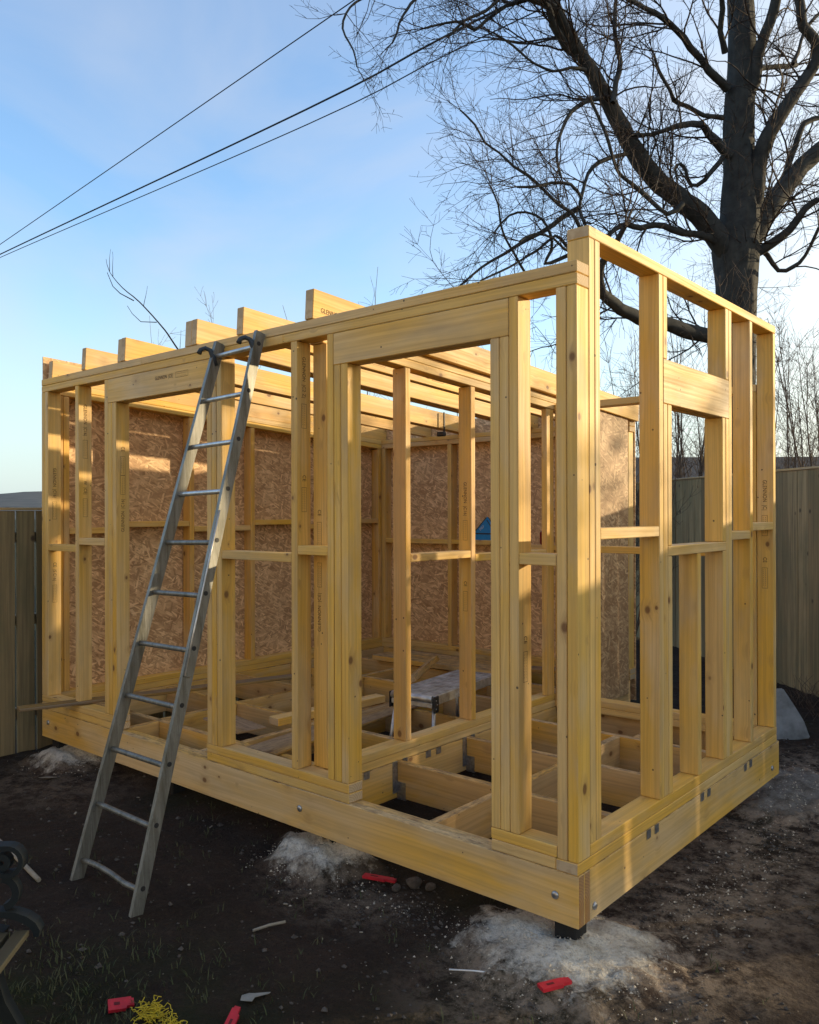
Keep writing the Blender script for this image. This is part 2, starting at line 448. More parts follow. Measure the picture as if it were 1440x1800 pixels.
def sm(a, b, v):
    t = max(0.0, min(1.0, (v - a) / (b - a))); return t * t * (3 - 2 * t)
def dust_f(x, y):
    d = 0.0
    d = max(d, (1 - sm(0.05, 0.75, abs(x - 0.15))) * sm(-0.5, 0.3, y) * (1 - sm(3.0, 3.8, y)))
    d = max(d, 0.55 * (1 - sm(0.1, 0.6, math.hypot(x + 1.15, (y + 0.12) * 1.6))))
    d = max(d, 0.7 * (1 - sm(0.1, 0.55, math.hypot((x + 0.1) * 0.9, y + 0.25))))
    d = max(d, 0.4 * (1 - sm(0.1, 0.7, math.hypot((x + 3.6) * 0.7, y + 0.2))))
    return d
def turf_f(x, y):
    return 1.0 if (x < -4.7 or y > 7.5) else (1 - sm(-1.35, -0.55, y + 0.35 * noise.noise(Vector((x * 1.3, y * 1.3, 9))))) * sm(-1.9, -1.3, x)

g = sheet('ground', axis(-5.6, 2.6, 0.035, 900), axis(-2.6, 5.4, 0.035, 900), lambda x, y: ground_h(x, y) if abs(x) < 12 and abs(y) < 14 else -0.155,
          M['ground'], {'dust': dust_f, 'turf': turf_f})
tag(g, 'dark bare muddy soil with sparse grass under and round the timber frame', None, None, 'structure')

HEAPS = []
def surf_h(x, y):
    z = ground_h(x, y)
    for cx, cy, rx, ry, h in HEAPS:
        r = math.hypot((x - cx) / rx, (y - cy) / ry)
        if r < 1: z = max(z, ground_h(x, y) + h * (1 - r ** 1.6) ** 0.9 + 0.010 - 0.035 * r ** 3)
    return z
def heap(cx, cy, rx, ry, h, mat, label, group, seed, name='gravel_heap'):
    N = 44
    verts, att = [], []
    idx = {}
    for j in range(N + 1):
        for i in range(N + 1):
            a, b = i / N * 2 - 1, j / N * 2 - 1
            # square to disc
            x = a * math.sqrt(1 - b * b / 2); y = b * math.sqrt(1 - a * a / 2)
            r = math.hypot(x, y)
            th = math.atan2(y, x)
            wob = 1 + 0.28 * noise.noise(Vector((math.cos(th) * 1.7, math.sin(th) * 1.7, seed)))
            X, Y = cx + x * rx * wob, cy + y * ry * wob
            n1 = noise.noise(Vector((X * 9, Y * 9, seed))); n2 = noise.noise(Vector((X * 26, Y * 26, seed + 3)))
            n3 = noise.noise(Vector((X * 70, Y * 70, seed + 5)))
            z = ground_h(X, Y) + h * max(0, 1 - r ** 1.6) ** 0.9 + (0.35 * h * n1 + 0.018 * n2 + 0.010 * n3) * (1 - r * 0.4) + 0.010 - 0.035 * r ** 3
            verts.append((X, Y, z)); att.append(r)
    faces = [(j * (N + 1) + i, j * (N + 1) + i + 1, (j + 1) * (N + 1) + i + 1, (j + 1) * (N + 1) + i) for j in range(N) for i in range(N)]
    o = mesh_obj(name, verts, faces, mat, smooth=True)
    a = o.data.attributes.new('rim', 'FLOAT', 'POINT'); a.data.foreach_set('value', att)
    a = o.data.attributes.new('dust', 'FLOAT', 'POINT'); a.data.foreach_set('value', [dust_f(v[0], v[1]) for v in verts])
    a = o.data.attributes.new('turf', 'FLOAT', 'POINT'); a.data.foreach_set('value', [turf_f(v[0], v[1]) for v in verts])
    HEAPS.append((cx, cy, rx, ry, h))
    tag(o, label, 'gravel heap', group)
    return o
GH = 'spoil heaps round the posts under the frame'
heap(-0.12, 0.08, 0.54, 0.44, 0.088, M['cement'], 'pale cement gravel heap round the black post at the near corner of the timber frame', GH, 1.0)
heap(-1.46, 0.10, 0.34, 0.30, 0.11, M['cement'], 'whitish cement gravel heap under the middle of the front beam, left of the red shim', GH, 2.0)
heap(-3.92, 0.07, 0.42, 0.26, 0.08, M['cement'], 'grey spoil heap below the left end of the front beam beside the fence', GH, 3.0)
heap(0.02, 2.45, 0.34, 0.62, 0.05, M['greyheap'], 'long low grey brown gravel heap below the far end of the side beam', GH, 4.0)

# stones, clods and wood chips scattered over the soil: nobody could count them
def scatter():
    rnd = random.Random(5)
    V, Fc = [], []
    def rock(x, y, r, flat):
        b = len(V); z = ground_h(x, y) + r * flat * 0.4
        a0 = rnd.random() * 6.3
        for (u, v, w_) in ((1, 0, 0), (0, 1, 0), (-1, 0, 0), (0, -1, 0), (0, 0, 1), (0, 0, -1)):
            k = r * rnd.uniform(0.6, 1.2)
            V.append((x + (u * math.cos(a0) - v * math.sin(a0)) * k, y + (u * math.sin(a0) + v * math.cos(a0)) * k * rnd.uniform(0.5, 1), z + w_ * k * flat))
        for f in ((0, 1, 4), (1, 2, 4), (2, 3, 4), (3, 0, 4), (1, 0, 5), (2, 1, 5), (3, 2, 5), (0, 3, 5)):
            Fc.append(tuple(b + q for q in f))
    for _ in range(4200):
        x, y = rnd.uniform(-4.6, 1.6), rnd.uniform(-2.0, 4.2)
        if rnd.random() < 0.5: x = rnd.gauss(0.2, 0.4) if rnd.random() < 0.5 else x; 
        rock(x, y, rnd.choice((0.004, 0.005, 0.006, 0.009, 0.011, 0.015)) * rnd.uniform(0.6, 1.4), rnd.uniform(0.4, 0.8))
    for _ in range(900):
        a = rnd.random() * 6.3; d = abs(rnd.gauss(0, 0.22))
        cx, cy = rnd.choice(((-0.13, 0.0), (-1.4, 0.0), (-0.8, -0.05), (0.2, 0.8), (0.15, 1.8)))
        rock(cx + d * math.cos(a) * 1.2, cy + d * math.sin(a), rnd.uniform(0.003, 0.011), 0.6)
    return mesh_obj('gravel', V, Fc, M['stone'])
tag(scatter(), 'small stones and clods strewn over the dark soil', None, None, 'stuff')
def crumbs():
    rnd = random.Random(15); V, Fc = [], []
    for cx, cy, sx_, sy_, n in ((-0.12, 0.02, 0.21, 0.16, 1700), (-1.46, 0.03, 0.13, 0.11, 900), (0.16, 1.2, 0.11, 0.8, 1300), (-3.9, 0.0, 0.18, 0.12, 350), (-0.9, 0.0, 0.3, 0.07, 200), (0.1, 2.5, 0.16, 0.3, 600)):
        for _ in range(n):
            x, y = rnd.gauss(cx, sx_), rnd.gauss(cy, sy_); r = rnd.choice((0.0015, 0.002, 0.0025, 0.003, 0.0055)) * rnd.uniform(0.6, 1.4)
            z = surf_h(x, y) + r * 0.3; b = len(V); a0 = rnd.random() * 6.3
            for (u, v, w_) in ((1, 0, 0), (-0.5, 0.87, 0), (-0.5, -0.87, 0), (0, 0, 1)):
                k = r * rnd.uniform(0.6, 1.3)
                V.append((x + (u * math.cos(a0) - v * math.sin(a0)) * k, y + (u * math.sin(a0) + v * math.cos(a0)) * k, z + w_ * k))
            Fc += [(b, b + 1, b + 3), (b + 1, b + 2, b + 3), (b + 2, b, b + 3)]
    return mesh_obj('cement_crumbs', V, Fc, simple('cement_crumb', (0.55, 0.48, 0.38), 0.95))
tag(crumbs(), 'pale cement crumbs and sawdust spilt round the posts and along the side beam', None, None, 'stuff')
def chips():
    rnd = random.Random(8)
    bm = bmesh.new()
    for _ in range(110):
        x, y = rnd.uniform(-4.2, 1.4), rnd.uniform(-1.9, 3.2)
        if x < 0 and y > 0.1 and rnd.random() < 0.6: continue
        z = ground_h(x, y) + 0.008
        L_, w_ = rnd.uniform(0.004, 0.015), rnd.uniform(0.0015, 0.005)
        bm_box(bm, (x - L_, y - w_, z - 0.002), (x + L_, y + w_, z + 0.002), Euler((rnd.uniform(-.3, .3), rnd.uniform(-.3, .3), rnd.uniform(0, 6.3))).to_matrix())
    return bm_obj('wood_chips', bm, M['paper'])
tag(chips(), 'pale wood chips and shavings scattered on the soil', None, None, 'stuff')

def grass():
    rnd = random.Random(21)
    V, Fc = [], []
    n = 0
    while n < 9000:
        x, y = rnd.uniform(-2.6, 1.6), rnd.uniform(-2.1, 0.4)
        dens = max(turf_f(x, y) * (0.45 + 1.3 * noise.noise(Vector((x * 3, y * 3, 2)))), 0.03)
        if rnd.random() > dens: continue
        for _ in range(4):
            n += 1
            bx, by = x + rnd.gauss(0, 0.018), y + rnd.gauss(0, 0.018)
            z = ground_h(bx, by) - 0.004
            a = rnd.random() * 6.3; L_ = rnd.uniform(0.012, 0.042); ln = rnd.uniform(0.2, 1.3) * L_
            w_ = 0.0016; ca, sa = math.cos(a), math.sin(a)
            b = len(V)
            V += [(bx - sa * w_, by + ca * w_, z), (bx + sa * w_, by - ca * w_, z), (bx + ca * ln * .4 + sa * w_, by + sa * ln * .4 - ca * w_, z + L_ * .6),
                  (bx + ca * ln * .4 - sa * w_, by + sa * ln * .4 + ca * w_, z + L_ * .6), (bx + ca * ln, by + sa * ln, z + L_)]
            Fc += [(b, b + 1, b + 2, b + 3), (b + 3, b + 2, b + 4)]
    return mesh_obj('grass', V, Fc, M['grass'])
tag(grass(), 'sparse short grass growing through the mud in the foreground', None, None, 'stuff')

# weeds along the foot of the right fence
def weeds():
    rnd = random.Random(31)
    bm = bmesh.new()
    for _ in range(260):
        t = rnd.random(); x = -0.6 + 2.2 * t + rnd.gauss(0, 0.1); y = 5.0 - 1.9 * t + rnd.gauss(-0.15, 0.18)
        z = ground_h(x, y) - 0.01
        a = rnd.random() * 6.3; h = rnd.uniform(0.08, 0.42)
        p = [(x, y, z)]
        for k in range(1, 5):
            a += rnd.gauss(0, 0.5)
            p.append((p[-1][0] + math.cos(a) * h * 0.14, p[-1][1] + math.sin(a) * h * 0.14, p[-1][2] + h * 0.25 * (1 - 0.14 * k)))
        bm_tube(bm, p, [0.003, 0.0028, 0.0024, 0.002, 0.001], 3, False)
    return bm_obj('weeds', bm, M['shrubtwig'])
tag(weeds(), 'dry brown weeds and brambles at the foot of the right fence', None, None, 'stuff')

# ------------------------------------------------------------------ hill on the left horizon
def hill():
    verts, faces = [], []
    N = 60
    for j in range(8):
        for i in range(N + 1):
            a = R_(48 + 34 * i / N)
            # direction measured from +Y towards -X
            d = 290 + j * 45
            z = -2 + j / 7 * 21.5 * (0.8 + 0.25 * noise.noise(Vector((i * 0.12, 0, 3)))) + 0.8 * noise.noise(Vector((i * 0.7, j, 1)))
            verts.append((-math.sin(a) * d, math.cos(a) * d, z))
    for j in range(7):
        for i in range(N):
            faces.append((j * (N + 1) + i, j * (N + 1) + i + 1, (j + 1) * (N + 1) + i + 1, (j + 1) * (N + 1) + i))
    o = mesh_obj('hill', verts, faces, simple('hill_scrub', (0.085, 0.085, 0.08), 0.95, col2=(0.035, 0.04, 0.04), scale=0.09), smooth=True)
    tag(o, 'low scrubby hill on the horizon beyond the left fence', None, None, 'structure')
hill()

# ------------------------------------------------------------------ boards
rb = random.Random(77)
def board(name, x0, x1, y0, y1, z0, z1, mat='stud', parent=None, ax=None, bev=0.003, rot=(0, 0, 0), end='end', label=None):
    """one sawn timber as its own mesh, grain along its longest side"""
    c = ((x0 + x1) / 2, (y0 + y1) / 2, (z0 + z1) / 2)
    s = [abs(x1 - x0), abs(y1 - y0), abs(z1 - z0)]
    if ax is None: ax = s.index(max(s))
    s = [q - (0.0012 if i != ax else 0.0) for i, q in enumerate(s)]
    bm = bmesh.new()
    bmesh.ops.create_cube(bm, size=1.0)
    for v in bm.verts: v.co = Vector((v.co.x * s[0], v.co.y * s[1], v.co.z * s[2]))
    bmesh.ops.bevel(bm, geom=bm.edges[:], offset=min(bev, min(s) * 0.3), segments=1, affect='EDGES', profile=0.5)
    uvl = bm.loops.layers.uv.new('UVMap')
    o1, o2 = 2, 1
    o1, o2 = [a for a in (0, 1, 2) if a != ax]
    offu, offv = rb.uniform(0, 60), rb.uniform(0, 60)
    for f in bm.faces:
        n = f.normal
        if abs(n[ax]) > 0.9:
            f.material_index = 1
            for l in f.loops: l[uvl].uv = (l.vert.co[o1], l.vert.co[o2])
        else:
            q, extra = (o2, 0.0) if abs(n[o1]) > abs(n[o2]) else (o1, 3.7)
            sg = 1 if n[o1] + n[o2] > 0 else -1
            for l in f.loops: l[uvl].uv = (offu + l.vert.co[ax] * sg, offv + l.vert.co[q] + extra + (0 if sg > 0 else 7.3))
    o = bm_obj(name, bm, [M[mat], M[end]], parent, loc=c, rot=rot)
    if label: o['label'] = label
    return o

T = 0.045
frame = empty('timber_frame', (0, 0, 0), 'unfinished garden room frame of yellow sawn timber with studs, rafters and chipboard back walls', 'timber frame')
def fb(name, *a, **k): return board(name, *a, parent=frame, **k)
e = 0.0006   # hairline between touching timbers
def stud_x(x0, x1, z0=0.2856, z1=2.3718, y0=0.0, y1=0.095, **k): return fb('stud', x0 + e, x1 - e, y0 + rb.uniform(0, .0015), y1, z0, z1, **k)

# floor frame: doubled front beam, side beam, beam under the partition
fb('rim_beam', -4.15, 0, 0, 0.0445, 0, 0.195, mat='beam', end='end_orange')
fb('rim_beam', -4.15, 0, 0.0455, 0.09, 0, 0.1945, mat='beam', end='end_orange')
fb('rim_beam', -0.045, 0, 0.0912, 2.385, 0, 0.1948, mat='beam')
fb('rim_beam', -1.489, -1.4445, 0.0912, 3.46, 0, 0.1945, mat='joist')
fb('rim_beam', -1.535, -1.4903, 0.0912, 3.46, 0, 0.194, mat='joist')
fb('rim_beam', -4.15, -4.105, 0.0912, 3.50, 0, 0.1948, mat='beam')
fb('rim_beam', -1.4435, -0.0455, 2.34, 2.385, 0, 0.1948, mat='joist')
fb('rim_beam', -4.1045, -1.5355, 3.46, 3.505, 0, 0.1948, mat='joist')
for y in (0.64, 1.265, 1.875):
    fb('floor_joist', -1.4435, -0.0458, y, y + T, 0.002, 0.1942, mat='joist')
for (x, y0, y1) in ((-0.78, 0.0908, 0.6395), (-0.775, 0.6855, 1.2645), (-0.80, 1.3105, 1.8745), (-0.70, 1.9205, 2.3395)):
    fb('blocking', x, x + T, y0, y1, 0.003, 0.1925, mat='joist', ax=1)
for y in (0.312, 0.955, 1.60, 2.22, 2.84):
    fb('floor_joist', -4.104, -1.536, y, y + T, 0.002, 0.1942, mat='joist')
for (x, y0, y1) in ((-3.245, 0.0908, 0.3115), (-2.46, 0.0908, 0.3115), (-3.27, 0.3575, 0.9545), (-2.43, 0.3575, 0.9545), (-3.28, 1.0005, 1.5995), (-2.44, 1.0005, 1.5995),
                   (-3.24, 1.6455, 2.2195), (-2.41, 1.6455, 2.2195), (-3.27, 2.2655, 2.8395), (-2.45, 2.2655, 2.8395), (-3.25, 2.8855, 3.4595), (-2.42, 2.8855, 3.4595)):
    fb('blocking', x, x + T, y0, y1, 0.003, 0.1925, mat='joist', ax=1)

# front wall
for x0, x1 in ((-4.15, -3.18), (-2.26, -1.18), (-0.388, -0.096)):
    fb('sole_plate', x0, x1, 0.001, 0.095, 0.1955, 0.24)
for x0, x1 in ((-4.15, -3.181), (-2.259, -1.181), (-0.389, -0.0905)):
    fb('sole_plate', x0, x1, 0.0, 0.095, 0.2405, 0.285)
fb('top_plate', -4.15, -2.9, 0, 0.095, 2.4178, 2.4625)
fb('top_plate', -2.8994, 0, 0, 0.095, 2.4178, 2.4625)
fb('top_plate', -4.15, -1.63, 0.0005, 0.095, 2.3722, 2.4172)
fb('top_plate', -1.6294, 0, 0.0005, 0.095, 2.3722, 2.4172)
S = {}
S['A'] = stud_x(-4.15, -4.105); S['A2'] = stud_x(-4.105, -4.06)
S['B'] = stud_x(-3.690, -3.643)
stud_x(-3.322, -3.277)
stud_x(-3.275, -3.230, z1=2.2225); S['C'] = stud_x(-3.230, -3.184, z1=2.2225)
stud_x(-2.258, -2.214, z1=2.2225); S['D'] = stud_x(-2.214, -2.171, z1=2.2225); S['D2'] = stud_x(-2.170, -2.126)
S['E'] = stud_x(-1.573, -1.527)
stud_x(-1.318, -1.274); stud_x(-1.272, -1.227, z1=2.2225); S['H'] = stud_x(-1.227, -1.182, z1=2.2225)
stud_x(-0.389, -0.344, z1=2.2225); stud_x(-0.344, -0.299, z1=2.2225); S['J'] = stud_x(-0.299, -0.255)
stud_x(-0.0898, -0.0452, z0=0.2405); S['K'] = stud_x(-0.0452, -0.0004, z0=0.2405)
fb('header', -3.276, -2.171, -0.0005, 0.0445, 2.2228, 2.3716, mat='beam')
fb('header', -3.276, -2.171, 0.050, 0.0945, 2.2228, 2.3716, mat='beam')
fb('header', -1.273, -0.300, -0.0005, 0.0445, 2.2228, 2.3716, mat='beam')
fb('header', -1.273, -0.300, 0.050, 0.0945, 2.2228, 2.3716, mat='beam')
for x0, x1, z in ((-4.0595, -3.6905, 1.283), (-3.6425, -3.3225, 1.332), (-2.1255, -1.5735, 1.291), (-1.5265, -1.3185, 1.331), (-0.2545, -0.0905, 1.331)):
    fb('noggin', x0, x1, 0.001, 0.095, z, z + T, ax=0)

# side wall (taller, along x = 0)
W = 2.345
def stud_y(y0, y1, z0=0.2856, z1=2.5698, x0=-0.095, x1=0.0, **k): return fb('stud', x0, x1 - rb.uniform(0, .0012), y0 + e, y1 - e, z0, z1, **k)
fb('sole_plate', -0.095, -0.0002, 0.0, 2.345, 0.1955, 0.24)
fb('sole_plate', -0.095, -0.0006, 0.0955, 2.345, 0.2405, 0.285)
fb('top_plate', -0.095, 0, 0.0955, 2.345, 2.57, 2.615)
stud_y(0.0962, 0.1405); stud_y(0.1405, 0.185)
S['L'] = stud_y(0.723, 0.768)
stud_y(0.768, 0.813, z0=2.2075)

stud_y(0.768, 0.813, z1=2.0098)
stud_y(0.815, 0.860, z1=1.3368); stud_y(0.815, 0.860, z0=1.3832, z1=2.0098)
fb('sill', -0.095, 0.0006, 0.8148, 1.532, 1.3372, 1.3828)
stud_y(1.486, 1.531, z1=1.3368); stud_y(1.486, 1.531, z0=1.3832, z1=2.0098)
stud_y(1.532, 1.577, z1=2.0098); stud_y(1.532, 1.577, z0=2.2075)
S['M'] = stud_y(1.578, 1.623)
fb('header', -0.0445, 0.0005, 0.7685, 1.5768, 2.0102, 2.207, mat='rough', ax=1)
fb('header', -0.095, -0.05, 0.7685, 1.5768, 2.0102, 2.207)
S['N'] = stud_y(1.155, 1.200, z1=1.3368)
S['O'] = stud_y(1.897, 1.942); S['Pn'] = stud_y(2.298, 2.343)
for y0, y1, z in ((0.1855, 0.7225, 1.427), (1.6235, 1.8965, 1.388), (1.9425, 2.2975, 1.430)):
    fb('noggin', -0.095, -0.001, y0, y1, z, z + T, ax=1)

# back wall of the small bay
fb('sole_plate', -1.444, 0, 2.346, 2.385, 0.1955, 0.24) if False else None
fb('sole_plate', -1.444, -0.0956, 2.29, 2.385, 0.1955, 0.24)
fb('sole_plate', -1.444, -0.0956, 2.29, 2.385, 0.2405, 0.285)
fb('top_plate', -1.444, -0.0956, 2.29, 2.385, 2.236, 2.281)
for x in (-1.44, -0.79, -0.36, -0.141):
    fb('stud', x, x + T - e, 2.29, 2.385, 0.2856, 2.2355)
for x0, x1 in ((-1.3945, -0.7905), (-0.7445, -0.3605)):
    fb('noggin', x0, x1, 2.292, 2.385, 1.265, 1.310, ax=0)

# partition between the bay and the main room, its head following the roof slope
SL = 0.056
fb('sole_plate', -1.54, -1.445, 0.0956, 3.40, 0.1955, 0.24)
fb('sole_plate', -1.54, -1.4453, 0.0956, 3.40, 0.2405, 0.285)
def zr(y): return 2.4625 - SL * y          # underside of the rafters
def sloped(name, x0, x1, y0, y1, zo, h, mat='stud', **k):
    L_ = (y1 - y0) / math.cos(math.atan(SL)); cy = (y0 + y1) / 2
    cz = zr(cy) + zo + h / 2
    return fb(name, x0, x1, cy - L_ / 2, cy + L_ / 2, cz - h / 2, cz + h / 2, mat=mat, ax=1, rot=(-math.atan(SL), 0, 0), **k)
sloped('top_plate', -1.54, -1.445, 0.100, 3.40, -0.0895, 0.0445)
sloped('top_plate', -1.54, -1.4454, 0.100, 3.40, -0.0445, 0.0445)
for i, y in enumerate((0.100, 0.716, 1.320, 2.245, 2.85)):
    x0 = -1.52 if i == 0 else -1.54
    if i == 3:
        fb('stud', -1.487, -1.4445, 2.19, 2.285, 0.2856, zr(2.285) - 0.0915, mat='rafter'); continue
    o = fb('stud', x0, x0 + 0.095, y, y + T, 0.2856, zr(y + T) - 0.0915, mat='rafter' if i else 'stud')
    S['P%d' % i] = o
fb('noggin', -1.54, -1.446, 0.7615, 1.3195, 1.262, 1.307, ax=1)
fb('noggin', -1.54, -1.446, 1.3655, 2.1895, 1.238, 1.283, ax=1)

# left end wall and back wall of the main room
XI = -4.12
fb('sole_plate', -4.215, XI, 0.0956, 3.46, 0.1955, 0.24)
fb('sole_plate', -4.215, XI - .0004, 0.0956, 3.46, 0.2405, 0.285)
for y in (0.0965, 0.1425, 0.53, 1.185, 1.80, 2.42, 3.02, 3.41):
    fb('stud', -4.215, XI, y, y + T - e, 0.2856, zr(y + T) - 0.0915, mat='rafter')
sloped('top_plate', -4.215, XI, 0.0956, 3.46, -0.0895, 0.0445); sloped('top_plate', -4.215, XI - .0004, 0.0956, 3.46, -0.0445, 0.0445)
for y0, y1, z in ((0.1885, 0.529, 1.39), (0.5755, 1.184, 1.432), (1.2305, 1.799, 1.388), (1.8455, 2.419, 1.435), (2.4655, 3.019, 1.39), (3.0655, 3.409, 1.435)):
    fb('noggin', -4.215, XI - .002, y0, y1, z, z + T, ax=1)
YB = 3.46
fb('sole_plate', -4.215, -1.4454, YB + .0005, YB + 0.095, 0.1955, 0.24)
fb('sole_plate', -4.215, -1.4454, YB, YB + 0.095, 0.2405, 0.285)
fb('top_plate', -4.215, -1.4454, YB, YB + 0.095, 2.181, 2.2255, mat='rafter'); fb('top_plate', -4.215, -1.4454, YB + .0005, YB + 0.095, 2.2262, 2.2680, mat='rafter')
for x in (-4.1195, -3.285, -2.69, -2.07, -1.50):
    fb('stud', x, x + T, YB, YB + 0.095, 0.2856, 2.1805)
fb('stud', -4.165, -4.12, YB + 0.0005, YB + .095, 0.2856, 2.1805)
for x0, x1, z in ((-4.074, -3.2855, 1.24), (-3.2395, -2.6905, 1.242), (-2.6445, -2.0705, 1.212), (-2.0245, -1.5005, 1.24)):
    fb('noggin', x0, x1, YB + .001, YB + 0.095, z, z + T, ax=0)

def osb(name, corners, thick, mat, label=None):
    """sheet from four corners (counter-clockwise seen from the side its normal points to)"""
    c = [Vector(p) for p in corners]
    n = (c[1] - c[0]).cross(c[3] - c[0]).normalized()
    V = [tuple(p) for p in c] + [tuple(p - n * thick) for p in c]
    Fc = [(0, 1, 2, 3), (7, 6, 5, 4), (0, 4, 5, 1), (1, 5, 6, 2), (2, 6, 7, 3), (3, 7, 4, 0)]
    o = mesh_obj(name, V, Fc, M[mat], frame)
    uvl = o.data.uv_layers.new(name='UVMap')
    u = (c[1] - c[0]).normalized(); v = (c[3] - c[0]).normalized(); off = rb.uniform(0, 20)
    for p in o.data.polygons:
        for li in p.loop_indices:
            q = Vector(V[o.data.loops[li].vertex_index]) - c[0]
            uvl.data[li].uv = (off + q.dot(u) + 0.3 * q.dot(n), off + q.dot(v) + 0.3 * q.dot(n))
    if label: o['label'] = label
    return o
def lw(y0, y1): osb('wall_sheet', [(-4.2155, y0, 0.02), (-4.2155, y1, 0.02), (-4.2155, y1, 2.620 - SL * y1 + .02), (-4.2155, y0, 2.620 - SL * y0 + .02)], 0.011, 'osb')
lw(0.045, 1.18); lw(1.183, 2.40); lw(2.403, 3.565)
for x0, x1 in ((-4.215, -3.262), (-3.259, -2.06), (-2.057, -1.4454)):
    osb('wall_sheet', [(x1, YB + 0.0955, 0.02), (x0, YB + 0.0955, 0.02), (x0, YB + 0.0955, 2.415), (x1, YB + 0.0955, 2.415)][::-1], 0.011, 'osb')
osb('wall_sheet', [(-1.434, 2.386, 0.1), (-1.434, 3.407, 0.1), (-1.434, 3.407, 2.372), (-1.434, 2.386, 2.395)], 0.010, 'osb_out', 'weathered outer chipboard sheet with dappled light')
osb('wall_sheet', [(0.0, 2.3855, 0.0), (0.0, 2.397, 0.0), (0.0, 2.397, 0.30), (0.0, 2.3855, 0.30)], 0.01, 'osb_out') if False else None

# rafters
for x0, x1, y0 in ((-4.19, -4.135, 0.07), (-3.597, -3.549, 0.0), (-3.17, -3.122, 0.006), (-3.121, -3.074, 0.0), (-2.457, -2.394, 0.004), (-2.391, -2.344, 0.0),
                   (-1.992, -1.938, 0.0), (-1.466, -1.408, 0.0)):
    S['R%.2f' % x1] = sloped('rafter', x0, x1, y0, 3.555, 0.0006, 0.145, mat='rafter')

# bolts and metalwork
def disc(name, c, r, h, nrm, mat, parent, sides=16):
    bm = bmesh.new()
    n = Vector(nrm).normalized(); c = Vector(c)
    bm_tube(bm, [c - n * 0.002, c + n * h * 0.4, c + n * h * 0.8, c + n * h], [r, r, r * 0.75, r * 0.3], sides)
    return bm_obj(name, bm, mat, parent, smooth=False)
for (x, z) in ((-1.512, 0.102), (-0.097, 0.102), (-4.059, 0.107)):
    disc('bolt', (x, 0, z), 0.0155, 0.009, (0, -1, 0), M['steel'], frame)
for (y, z) in ((0.122, 0.047), (0.20, 0.05), (2.25, 0.065)):
    disc('bolt', (0, y, z), 0.015, 0.009, (1, 0, 0), M['steel'] if y != 0.2 else M['stone'], frame) if y != 0.20 else None
def strap(parts, name='nail_plate'):
    bm = bmesh.new()
    for lo, hi in parts: bm_box(bm, lo, hi)
    return bm_obj(name, bm, M['steel'], frame)
for y in (0.60, 0.68, 1.195, 1.28, 1.80, 1.885):
    strap([((0.0006, y - 0.019, 0.158), (0.0026, y + 0.019, 0.1946))])
for y in (0.40, 0.905, 0.998, 1.95):
    strap([((-1.4440, y - 0.022, 0.158), (-1.4424, y + 0.022, 0.1944)), ((-1.4440, y - 0.022, 0.1946), (-1.4424, y + 0.022, 0.1953))])
for y in (0.64, 1.265, 1.875):     # joist hangers on the beam under the partition
    strap([((-1.4440, y - 0.038, 0.03), (-1.4420, y - 0.001, 0.20)), ((-1.4440, y + T + 0.001, 0.03), (-1.4420, y + T + 0.038, 0.20)),
           ((-1.4438, y - 0.0035, 0.0), (-1.385, y - 0.001, 0.09)), ((-1.4438, y + T + 0.001, 0.0), (-1.385, y + T + 0.0035, 0.09)),
           ((-1.4438, y - 0.0035, -0.003), (-1.385, y + T + 0.0035, -0.0005))], 'joist_hanger')

# black coated posts carrying the frame: nailed to it, so parts of it
for x, y in ((-0.075, 0.075), (-1.43, 0.16), (-4.05, 0.09), (-0.30, 2.20), (-2.8, 0.16), (-0.35, 1.2), (-2.8, 1.8), (-1.43, 1.9), (-4.05, 3.3)):
    bm = bmesh.new(); bm_box(bm, (x - 0.045, y - 0.045, -0.4), (x + 0.045, y + 0.045, -0.0008), bev=0.004)
    bm_obj('post', bm, M['postwrap'], frame)

